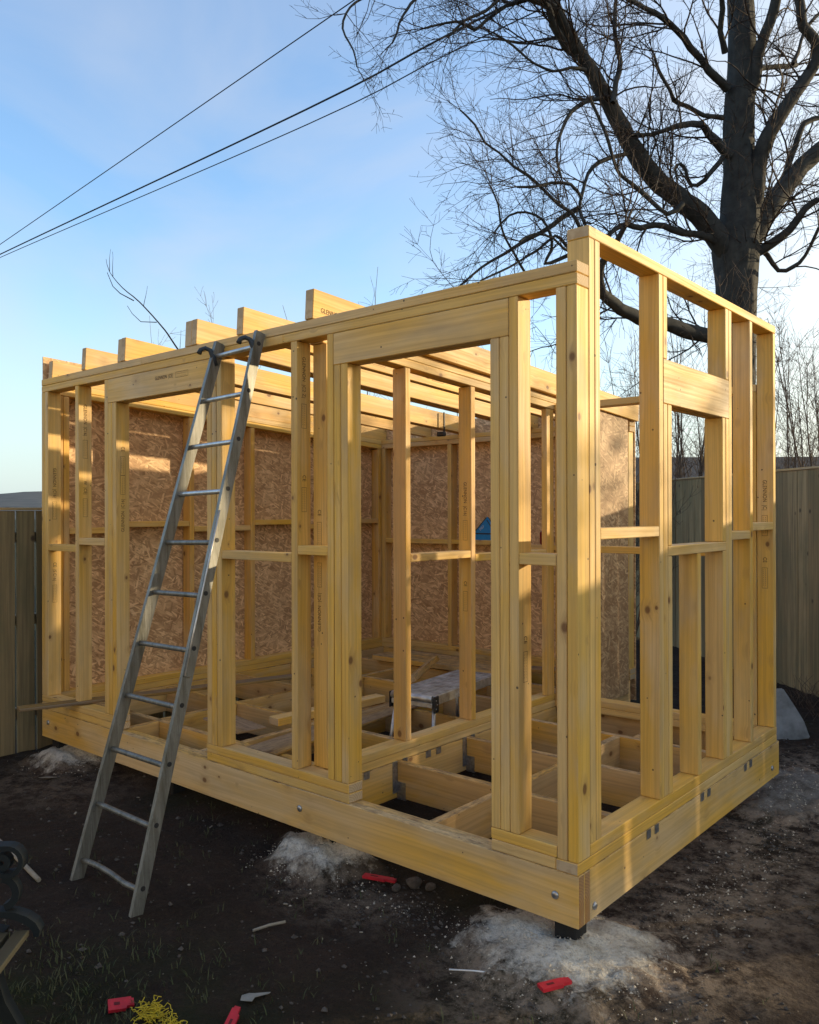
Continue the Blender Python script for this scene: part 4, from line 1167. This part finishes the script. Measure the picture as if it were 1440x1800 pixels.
# leaning brace behind the left fence boards
# ------------------------------------------------------------------ neighbouring roofs beyond the right fence
def house(name, cx, cy, ang, L_, Wd, eave, ridge, label):
    root = empty(name, (cx, cy, -0.15), label, 'house'); root.rotation_euler = (0, 0, ang)
    bm = bmesh.new(); bm_box(bm, (-L_ / 2, -Wd / 2, 0), (L_ / 2, Wd / 2, eave)); bm_obj('wall', bm, simple(name + '_render', (0.72, 0.62, 0.47), 0.9, var=0.08), root)
    V = [(-L_ / 2 - .3, -Wd / 2 - .4, eave - .1), (L_ / 2 + .3, -Wd / 2 - .4, eave - .1), (L_ / 2 + .3, Wd / 2 + .4, eave - .1), (-L_ / 2 - .3, Wd / 2 + .4, eave - .1), (-L_ / 2 - .3, 0, ridge), (L_ / 2 + .3, 0, ridge)]
    rf = mesh_obj('roof', V, [(0, 1, 5, 4), (2, 3, 4, 5), (0, 4, 3), (1, 2, 5), (0, 3, 2, 1)], simple(name + '_slate', (0.055, 0.05, 0.048), 0.85, col2=(0.03, 0.028, 0.03), scale=3, bump=0.4), root)
house('bungalow', -5.2, 15.8, R_(40), 9.5, 5.5, 1.95, 2.92, 'low building with dark slate roof just above the fence seen through the window opening')

# added house out of view behind the camera, its wall bouncing warm light
house('bounce_house', -1.0, -12.5, 0.0, 15, 7.0, 5.2, 7.6, 'pale two storey house added unseen behind the camera to bounce warm light')
def shade_hedge():  # added leaf screen out of view, placed to block the low sun
    rnd = random.Random(14); V, Fc = [], []
    c = Vector((5.4, 11.0, 0)); d = Vector((math.cos(R_(-38)), math.sin(R_(-38)), 0)); n = Vector((-d.y, d.x, 0))
    for _ in range(15000):
        a = rnd.uniform(-6.0, 11); top = 4.5 + 0.5 * noise.noise(Vector((a * 0.7, 0, 0))) + 0.35 * noise.noise(Vector((a * 2.2, 5, 0)))
        z = rnd.uniform(-0.1, top) + abs(rnd.gauss(0, 0.12)) - 0.1; w = rnd.gauss(0, 0.4)
        if noise.noise(Vector((a * 1.5, z * 1.9, 3))) > 0.30: continue
        p = c + d * a + n * w + Vector((0, 0, z)); u = Vector((rnd.gauss(0, 1), rnd.gauss(0, 1), rnd.gauss(0, 1))).normalized(); v = u.orthogonal().normalized()
        s = rnd.uniform(0.05, 0.13); b = len(V)
        V.extend([tuple(p - u * s), tuple(p - v * s * .45), tuple(p + u * s), tuple(p + v * s * .45)]); Fc.append((b, b + 1, b + 2, b + 3))
    tag(mesh_obj('shade_hedge', V, Fc, simple('shade_hedge_leaf', (0.05, 0.085, 0.025), 0.6)), 'tall leafy screen standing outside the right of the picture', 'shade_hedge')
shade_hedge()

# ------------------------------------------------------------------ trees
LIMBS=[[(-1.8,7.09,-0.51,0.2025),(-1.81,7.08,0.48,0.2025),(-1.82,7.07,1.54,0.1964),(-1.82,7.06,2.86,0.1902),(-1.82,7.06,3.78,0.2025),(-1.83,7.06,4.18,0.2332),(-1.83,7.05,4.57,0.2577),(-1.8,7.08,4.97,0.2086),(-1.8,7.08,5.49,0.1718),(-1.8,7.08,6.15,0.1657),(-1.77,7.1,6.81,0.1534),(-1.78,7.09,7.47,0.1411),(-1.79,7.08,8.26,0.1289)],[(-1.8,7.08,4.42,0.1473),(-1.92,6.89,4.61,0.1401),(-2.05,6.69,4.85,0.1271),(-2.21,6.47,5.05,0.1202),(-2.37,6.25,5.23,0.1133),(-2.46,6.08,5.36,0.1066),(-2.53,5.93,5.53,0.1),(-2.58,5.8,5.66,0.0934),(-2.63,5.67,5.86,0.0869),(-2.67,5.55,6.02,0.0866),(-2.74,5.4,6.2,0.0798),(-2.78,5.28,6.34,0.0731),(-2.83,5.15,6.49,0.0665),(-2.9,5.0,6.68,0.06),(-2.93,4.88,6.83,0.0596),(-2.93,4.8,7.08,0.0532)],[(-2.82,5.28,6.41,0.0428),(-2.91,5.1,6.46,0.0424),(-2.93,4.97,6.53,0.042),(-2.95,4.84,6.63,0.0416),(-2.94,4.75,6.75,0.0353),(-3.01,4.58,6.77,0.0292),(-3.1,4.39,6.81,0.0231)],[(-1.81,7.07,6.24,0.0792),(-1.65,7.1,6.48,0.072),(-1.58,7.05,6.72,0.0649),(-1.48,7.03,6.96,0.0579),(-1.4,7.0,7.19,0.0574),(-1.32,6.95,7.46,0.0506)],[(-1.77,6.97,6.55,0.0392),(-1.73,7.17,6.66,0.0397),(-1.61,7.43,6.76,0.0335),(-1.46,7.73,6.84,0.0339),(-1.41,7.93,6.93,0.0275)],[(-1.8,7.08,4.79,0.092),(-1.63,7.14,5.14,0.0918),(-1.59,7.1,5.48,0.0912),(-1.51,7.09,5.74,0.0842),(-1.35,7.14,6.04,0.0772),(-1.16,7.22,6.33,0.0703),(-1.02,7.27,6.57,0.0635),(-1.01,7.19,6.74,0.0568),(-1.09,7.04,6.86,0.0501),(-1.12,6.94,7.14,0.0498),(-1.13,6.85,7.33,0.0433)],[(-1.8,7.08,4.44,0.1227),(-1.67,7.25,4.77,0.1234),(-1.57,7.41,5.08,0.1178),(-1.47,7.55,5.3,0.1059),(-1.34,7.73,5.57,0.0943),(-1.16,7.95,5.85,0.088),(-0.91,8.22,6.12,0.0816)],[(-1.81,7.07,4.4,0.066),(-1.62,7.13,4.52,0.0589),(-1.45,7.16,4.62,0.0519),(-1.28,7.21,4.73,0.045),(-1.13,7.23,4.92,0.0383),(-0.99,7.24,5.01,0.0316)],[(-1.84,6.91,5.62,0.0522),(-1.94,6.73,5.75,0.0518),(-1.99,6.59,5.82,0.045),(-2.02,6.47,5.88,0.0383),(-2.16,6.26,5.84,0.0317),(-2.25,6.09,5.76,0.0251),(-2.34,5.92,5.67,0.0218),(-2.48,5.71,5.64,0.0186)],[(-1.86,6.89,6.39,0.0522),(-1.93,6.7,6.48,0.0452),(-2.01,6.5,6.59,0.0384),(-2.06,6.32,6.69,0.0379),(-2.14,6.12,6.83,0.0313),(-2.22,5.93,6.91,0.0309),(-2.32,5.71,6.96,0.0245),(-2.43,5.49,6.98,0.0242)],[(-2.56,5.38,5.9,0.0302),(-2.55,5.49,6.15,0.0305),(-2.55,5.59,6.39,0.0308),(-2.62,5.64,6.66,0.0249),(-2.67,5.7,6.94,0.0251),(-2.69,5.79,7.31,0.019)],[(-2.51,5.69,5.44,0.0247),(-2.56,5.51,5.38,0.0245),(-2.65,5.3,5.26,0.0242),(-2.7,5.13,5.09,0.0209),(-2.7,5.0,4.86,0.0207),(-2.67,4.9,4.64,0.0175),(-2.58,4.84,4.46,0.0173)],[(-1.91,6.85,4.6,0.0522),(-2.0,6.67,4.66,0.0453),(-2.11,6.48,4.67,0.0385),(-2.25,6.26,4.7,0.0382),(-2.35,6.07,4.73,0.0316),(-2.45,5.88,4.67,0.0313),(-2.55,5.69,4.69,0.031),(-2.61,5.55,4.6,0.0246),(-2.63,5.42,4.48,0.0214),(-2.66,5.29,4.32,0.0181)],[(-1.85,7.03,3.48,0.0792),(-2.05,6.7,3.57,0.0846),(-2.16,6.44,3.57,0.0835),(-2.27,6.18,3.62,0.076),(-2.39,5.91,3.65,0.075),(-2.46,5.69,3.68,0.0678),(-2.55,5.44,3.74,0.0607),(-2.59,5.24,3.84,0.0539),(-2.56,5.09,4.02,0.0413),(-2.44,5.03,4.15,0.0349),(-2.3,4.98,4.26,0.0286),(-2.18,4.92,4.36,0.0225)],[(-2.67,4.9,4.46,0.0204),(-2.71,4.81,4.59,0.0204),(-2.79,4.7,4.67,0.0174),(-2.88,4.58,4.79,0.0173),(-3.0,4.43,4.95,0.0173),(-3.09,4.31,5.03,0.0143),(-3.18,4.19,5.14,0.0114),(-3.27,4.07,5.23,0.0114),(-3.33,3.98,5.4,0.0113),(-3.42,3.86,5.52,0.0085)],[(-2.55,5.26,4.45,0.0179),(-2.63,5.08,4.35,0.0178),(-2.71,4.91,4.22,0.0176),(-2.77,4.74,4.23,0.0145),(-2.81,4.6,4.31,0.0115),(-2.91,4.41,4.32,0.0114),(-2.97,4.24,4.22,0.0113)],[(-2.65,4.91,4.75,0.0175),(-2.7,4.76,4.87,0.0174),(-2.8,4.58,4.86,0.0143),(-2.9,4.4,4.79,0.0142),(-2.99,4.22,4.76,0.0113)],[(-2.05,6.08,4.88,0.0309),(-2.18,5.9,4.76,0.0246),(-2.33,5.69,4.95,0.0244),(-2.44,5.52,5.06,0.0212),(-2.5,5.39,5.16,0.0181),(-2.52,5.3,5.32,0.018),(-2.54,5.21,5.52,0.0178),(-2.62,5.06,5.82,0.0148)],[(-2.68,5.41,6.01,0.0245),(-2.76,5.18,5.88,0.0241),(-2.82,4.97,5.71,0.0208),(-2.82,4.82,5.5,0.0176),(-2.81,4.67,5.23,0.0145),(-2.71,4.6,4.89,0.0114)],[(-2.76,5.21,6.23,0.0242),(-2.84,5.01,6.21,0.0179),(-2.93,4.8,6.12,0.0148),(-3.02,4.59,6.14,0.0117),(-3.13,4.37,6.27,0.0115),(-3.23,4.15,6.35,0.0086)],[(-1.89,6.87,6.8,0.0392),(-1.88,6.69,6.97,0.0322),(-1.81,6.58,7.13,0.0317),(-1.77,6.44,7.28,0.025)],[(-1.87,6.88,5.7,0.0326),(-2.05,6.69,5.32,0.026),(-2.16,6.55,5.26,0.0227),(-2.19,6.48,5.41,0.0194),(-2.23,6.41,5.48,0.0193),(-2.25,6.34,5.41,0.016),(-2.23,6.32,5.29,0.0128)],[(-1.9,6.86,6.06,0.0326),(-2.03,6.64,6.05,0.0259),(-2.15,6.43,6.11,0.0257),(-2.24,6.24,6.13,0.0254),(-2.23,6.14,6.2,0.0189),(-2.29,5.98,6.37,0.0187),(-2.3,5.86,6.52,0.0124)],[(-2.9,4.82,6.78,0.0236),(-3.02,4.61,6.85,0.0234),(-3.2,4.35,6.8,0.0174),(-3.32,4.15,6.6,0.0172),(-3.44,3.94,6.45,0.0142),(-3.5,3.79,6.26,0.0113)],[(-1.28,7.38,6.66,0.0261),(-1.26,7.53,6.93,0.0198),(-1.23,7.69,7.2,0.02),(-1.14,7.89,7.43,0.0202)],[(-1.84,7.18,4.87,0.06),(-1.59,7.47,5.22,0.0537),(-1.48,7.64,5.5,0.0405),(-1.4,7.79,5.86,0.034),(-1.31,7.93,6.19,0.0342),(-1.2,8.11,6.3,0.0275)],[(-1.85,7.17,4.66,0.04),(-1.63,7.28,4.6,0.0331),(-1.44,7.36,4.33,0.0263),(-1.29,7.4,4.36,0.0262),(-1.18,7.42,4.46,0.0195),(-1.04,7.46,4.76,0.0194)],[(-2.73,4.98,4.7,0.0296),(-2.85,4.83,4.59,0.0265),(-2.94,4.7,4.46,0.0234),(-3.05,4.55,4.35,0.0204),(-3.19,4.38,4.2,0.0174),(-3.25,4.28,4.13,0.015),(-3.37,4.14,4.01,0.0127),(-3.48,3.99,3.85,0.0115),(-3.56,3.87,3.72,0.0114)],[(-2.73,4.98,4.26,0.0236),(-2.85,4.83,4.16,0.0206),(-2.96,4.68,4.1,0.0176),(-2.89,4.69,4.24,0.0175),(-2.88,4.65,4.39,0.0151),(-2.92,4.57,4.52,0.0139),(-3.02,4.43,4.57,0.0115),(-3.13,4.29,4.53,0.0115),(-3.22,4.17,4.36,0.0103)],[(-2.73,4.98,4.19,0.0177),(-2.8,4.85,4.3,0.0176),(-2.86,4.73,4.39,0.0152),(-2.98,4.57,4.22,0.0139),(-3.1,4.4,4.08,0.0115),(-3.21,4.24,3.97,0.0115),(-3.32,4.07,3.86,0.0103)],[(-3.09,4.54,3.98,0.0146),(-3.15,4.41,4.18,0.0133),(-3.18,4.3,4.3,0.0115),(-3.19,4.22,4.45,0.0114),(-3.17,4.15,4.61,0.0102),(-3.18,4.06,4.74,0.009)],[(-3.12,4.63,6.86,0.0236),(-3.25,4.42,6.74,0.0205),(-3.37,4.21,6.54,0.0174),(-3.41,4.08,6.42,0.0172),(-3.49,3.9,6.45,0.0142),(-3.69,3.63,6.33,0.0113)],[(-3.35,4.44,7.01,0.0236),(-3.98,3.82,6.93,0.0176),(-4.27,3.48,6.82,0.014),(-4.39,3.29,6.67,0.0115),(-4.4,3.2,6.41,0.0115),(-4.27,3.22,6.16,0.0091),(-4.2,3.2,5.96,0.0079)],[(-3.29,4.49,7.08,0.0236),(-3.85,3.88,6.87,0.0175),(-3.98,3.64,6.59,0.0127),(-3.95,3.53,6.36,0.0114),(-3.93,3.42,6.19,0.009)]]
def fast_tubes(name, chains, mat, parent=None, sides=3, loc=(0, 0, 0)):
    V, Fc = [], []
    L0 = Vector(loc)
    for ch in chains:
        n = len(ch); sd = sides if ch[0][1] < 0.02 else (6 if ch[0][1] < 0.045 else (16 if ch[0][1] < 0.17 else 44))
        base = len(V); u = None
        for i, (p, r) in enumerate(ch):
            d = (ch[min(i + 1, n - 1)][0] - ch[max(i - 1, 0)][0])
            if d.length < 1e-6: d = Vector((0, 0, 1))
            d.normalize()
            u = d.orthogonal().normalized() if u is None else (u - d * u.dot(d)).normalized()
            v = d.cross(u)
            for k in range(sd):
                t = 2 * math.pi * k / sd
                rr = r * (1 + (0.10 * noise.noise(p * 3.1 + Vector((k, 0, 0))) if r > 0.02 else 0) + (0.085 * noise.noise(Vector((math.cos(t) * 4.2, math.sin(t) * 4.2, p.z * 1.5))) + 0.04 * noise.noise(Vector((math.cos(t) * 9, math.sin(t) * 9, p.z * 6))) if r > 0.045 else 0))
                q = p + (u * math.cos(t) + v * math.sin(t)) * rr - L0
                V.append((q.x, q.y, q.z))
        for i in range(n - 1):
            for k in range(sd):
                a = base + i * sd + k; b = base + i * sd + (k + 1) % sd
                Fc.append((a, b, b + sd, a + sd))
    return mesh_obj(name, V, Fc, mat, parent, smooth=True, loc=(0, 0, 0) if parent else loc)

def resample(pts, step):
    """Catmull-Rom through traced limb points"""
    P = [(Vector(p[:3]), p[3]) for p in pts]; out = []
    for i in range(len(P) - 1):
        p0 = P[max(i - 1, 0)][0]; p1 = P[i][0]; p2 = P[i + 1][0]; p3 = P[min(i + 2, len(P) - 1)][0]
        n = max(2, int((p2 - p1).length / step))
        for k in range(n):
            t = k / n
            q = 0.5 * ((2 * p1) + (p2 - p0) * t + (2 * p0 - 5 * p1 + 4 * p2 - p3) * t * t + (3 * p1 - p0 - 3 * p2 + p3) * t ** 3)
            out.append((q, P[i][1] * (1 - t) + P[i + 1][1] * t))
    out.append(P[-1]); return out

rt = random.Random(101)
def rv(): 
    while True:
        v = Vector((rt.uniform(-1, 1), rt.uniform(-1, 1), rt.uniform(-1, 1)))
        if 0.1 < v.length < 1: return v.normalized()
def grow(start, dr, L_, r, lvl, chains, up=0.10, wig=0.26, dens=(0, 9, 8, 9)):
    n = max(4, int(L_ / (0.12 if lvl > 1 else 0.065)))
    p = start.copy(); d = dr.normalized(); ch = [(p.copy(), r)]; st = L_ / n
    bend = rv() * 0.07
    for i in range(n):
        d = (d + rv() * wig + bend + Vector((0, 0, up * 0.35))).normalized()
        p = p + d * st
        ch.append((p.copy(), max(0.0016, r * (1 - 0.72 * (i + 1) / n))))
    chains.append(ch)
    if lvl > 1:
        k = dens[lvl]; k = int(k * L_ / (1.6 if lvl == 3 else 0.7) + rt.random())
        for j in range(max(2, k)):
            t = rt.uniform(0.15, 1.0); i = min(n - 1, int(t * n))
            q, rr = ch[i]; dd = (ch[i + 1][0] - ch[i][0]).normalized()
            side = rv(); side = (side - dd * side.dot(dd)).normalized()
            nd = (dd * 0.75 + side * rt.uniform(0.5, 1.0)).normalized()
            grow(q, nd, L_ * rt.uniform(0.32, 0.6) * (1.15 - 0.5 * t), max(0.0021, rr * 0.6), lvl - 1, chains, up, wig, dens)
def big_tree():
    base = Vector((-1.82, 7.07, -0.15))
    root = empty('bare_tree', base, 'large leafless tree with thick dark trunk and spreading crown behind the fence', 'tree')
    limbs = [resample(l, 0.09) for l in LIMBS]
    # keep the natural unevenness of bark-covered limbs
    for l in limbs[1:]:
        for i, (p, r) in enumerate(l):
            l[i] = (p + Vector((noise.noise(p * 4), noise.noise(p * 4 + Vector((9, 0, 0))), noise.noise(p * 4 + Vector((0, 9, 0))))) * min(0.03, r * 0.9), r)
    fast_tubes('trunk', limbs[:1], M['bark'], root, 14, base)
    fast_tubes('limbs', limbs[1:], M['bark'], root, 6, base)
    chains = []
    for li, l in enumerate(limbs):
        if li == 0: continue
        n = len(l)
        nb = int(n * (0.72 if li in (1, 2, 9, 10, 11, 12, 14, 15, 16, 17, 18, 19, 23) else 0.45))
        for j in range(nb):
            i = rt.randint(int(n * 0.12), n - 2)
            p, r = l[i]; dd = (l[i + 1][0] - l[i][0]).normalized()
            side = rv(); side = (side - dd * side.dot(dd)).normalized()
            away = (RR * -0.35 + Vector((0, 0, 0.15))) if li in (1, 2, 9, 12, 14, 15, 16, 17, 18, 19, 23, 10, 11) else Vector((0, 0, 0.2))
            nd = (dd * 0.55 + side * 0.9 + away).normalized()
            thin = r < 0.03
            grow(p, nd, rt.uniform(0.45, 1.1) if thin else rt.uniform(0.7, 1.7), min(0.013, max(0.005, r * 0.4)), 3, chains)
        # the limb's own tip goes on as a spray of twigs
        p, r = l[-1]; dd = (l[-1][0] - l[-3][0]).normalized()
        for j in range(3): grow(p, (dd + rv() * 0.4).normalized(), rt.uniform(0.5, 0.9), max(0.004, r * 0.5), 3, chains)
    # sparse shoots straight off the trunk
    for j in range(26):
        i = rt.randint(int(len(limbs[0]) * 0.5), len(limbs[0]) - 2); p, r = limbs[0][i]
        grow(p, (rv() + Vector((0, 0, 0.3))).normalized(), rt.uniform(0.4, 1.1), 0.006, 3, chains)
    fast_tubes('crown', chains, M['twig'], root, 3, base)
    return len(chains)
NCH = big_tree()
print('twig chains', NCH)

def shrub(name, x, y, h, nst, spread, label, seed, cat='shrub', ntw=15, r0=0.016, group=None, lean=(0, 0)):
    global rt
    rt = random.Random(seed)
    base = Vector((x, y, -0.12)); root = empty(name, base, label, cat, group)
    ch = []; st = []
    for k in range(nst):
        a = rt.random() * 6.3
        p = base + Vector((math.cos(a) * 0.12, math.sin(a) * 0.12, 0))
        d = Vector((math.cos(a) * spread + lean[0], math.sin(a) * spread + lean[1], 1)).normalized()
        L_ = h * rt.uniform(0.7, 1.05); n = 16; q = p.copy(); c = [(q.copy(), r0)]
        for i in range(n):
            d = (d + rv() * 0.09 + Vector((0, 0, 0.05))).normalized(); q = q + d * (L_ / n); c.append((q.copy(), r0 * (1 - 0.8 * (i + 1) / n)))
        st.append(c)
        for j in range(ntw):
            i = rt.randint(3, n - 1); s_ = rv(); s_.z = abs(s_.z) * 0.8
            grow(c[i][0], ((c[i + 1][0] - c[i][0]).normalized() * 0.9 + s_ * 0.7).normalized(), rt.uniform(0.35, 0.9), c[i][1] * 0.5, 2, ch, up=0.12, wig=0.2)
    fast_tubes('stems', st, M['shrubtwig'], root, 5, base)
    fast_tubes('twigs', ch, M['shrubtwig'], root, 3, base)
SG = 'bare shrubs beyond the fence'
shrub('bare_shrub', -2.55, 7.3, 4.3, 15, 0.20, 'bare many stemmed shrub seen between the near corner post and the first window stud', 3, group=SG)
shrub('bare_shrub', -2.25, 8.15, 3.6, 12, 0.20, 'bare shrub seen through the lower window opening of the side wall', 4, group=SG)
shrub('bare_shrub', -0.75, 7.0, 4.0, 17, 0.20, 'bare tangled shrub rising above the fence right of the frame', 5, group=SG)
shrub('bare_shrub', -0.65, 8.6, 4.2, 13, 0.22, 'thinner bare shrub at the right edge of the photo behind the fence', 6, group=SG)
shrub('bare_shrub', -4.75, 4.9, 4.9, 6, 0.26, 'bare shrub whose tips show above the top plate left of the big tree', 7, group=SG, r0=0.011, ntw=6, lean=(-0.12, -0.08))
shrub('bare_shrub', -6.96, 3.2, 4.02, 5, 0.16, 'low bare shrub whose tips just show above the rafter ends', 8, group=SG, ntw=5, r0=0.008)
shrub('bare_shrub', -2.9, 6.3, 3.6, 11, 0.22, 'small bare shrub close behind the weathered chipboard wall', 12, group=SG, r0=0.011)

def sapling():
    base = Vector((-5.2, 3.2, -0.15)); root = empty('sapling', base, 'slender leaning sapling with one long bare branch above the left roof end', 'tree')
    main = [base, Vector((-5.3, 3.0, 1.2)), Vector((-5.55, 2.6, 2.5)), Vector((-5.84, 2.2, 3.27)), Vector((-5.94, 2.11, 3.46)), Vector((-6.11, 1.96, 3.71)), Vector((-6.16, 1.8, 3.83)), Vector((-6.25, 1.71, 3.99)), Vector((-6.28, 1.69, 4.12))]
    rad = [0.02, 0.016, 0.012, 0.008, 0.007, 0.006, 0.0045, 0.003, 0.002]
    c = [resample([(*p, r) for p, r in zip(main, rad)], 0.06)]
    c.append([(Vector((-6.08, 1.88, 3.70)), 0.006), (Vector((-6.17, 1.78, 3.77)), 0.005), (Vector((-6.22, 1.73, 3.84)), 0.004), (Vector((-6.26, 1.69, 3.98)), 0.003)])
    c.append([(Vector((-5.98, 2.08, 3.50)), 0.005), (Vector((-6.08, 1.96, 3.50)), 0.004), (Vector((-6.14, 1.90, 3.58)), 0.003), (Vector((-6.17, 1.86, 3.66)), 0.0025)])
    fast_tubes('trunk', c, M['twig'], root, 5, base)
    global rt
    rt = random.Random(2); ch = []
    for k in range(9):
        i = rt.randint(int(len(c[0]) * 0.55), len(c[0]) - 2)
        grow(c[0][i][0], (rv() * 0.5 + Vector((0, 0, 1))).normalized(), rt.uniform(0.12, 0.3), 0.004, 1, ch, up=0.25, wig=0.15)
    fast_tubes('twigs', ch, M['twig'], root, 3, base)
sapling()

# ------------------------------------------------------------------ overhead cables
def cable(p, r, label):
    P = [Vector(q) for q in p]
    pts = []
    a, b = P[0], P[-1]
    ext = (b - a)
    a2, b2 = a - ext * 0.6, b + ext * 0.8
    mid = P[1] if len(P) == 3 else None
    full = [a2, a] + ([mid] if mid else []) + [b, b2]
    q = [(v.x, v.y, v.z, r) for v in full]
    ch = resample(q, 0.8)
    bm = bmesh.new(); bm_tube(bm, [c[0] for c in ch], r, 6)
    tag(bm_obj('overhead_cable', bm, M['cable']), label, 'cable', 'overhead cables crossing the sky')
cable([(-25.12, 8.75, 10.01), (-8.96, 8.06, 10.83)], 0.011, 'uppermost thin black cable, alone at upper left of the sky')
cable([(-25.12, 8.75, 9.7), (-10.35, 8.19, 9.35), (-5.07, 7.44, 8.97)], 0.017, 'thickest black cable, upper of the close pair')
cable([(-25.12, 8.75, 9.6), (-10.35, 8.19, 9.05), (-4.84, 7.63, 8.81)], 0.010, 'thinner black cable, lower of the close pair')
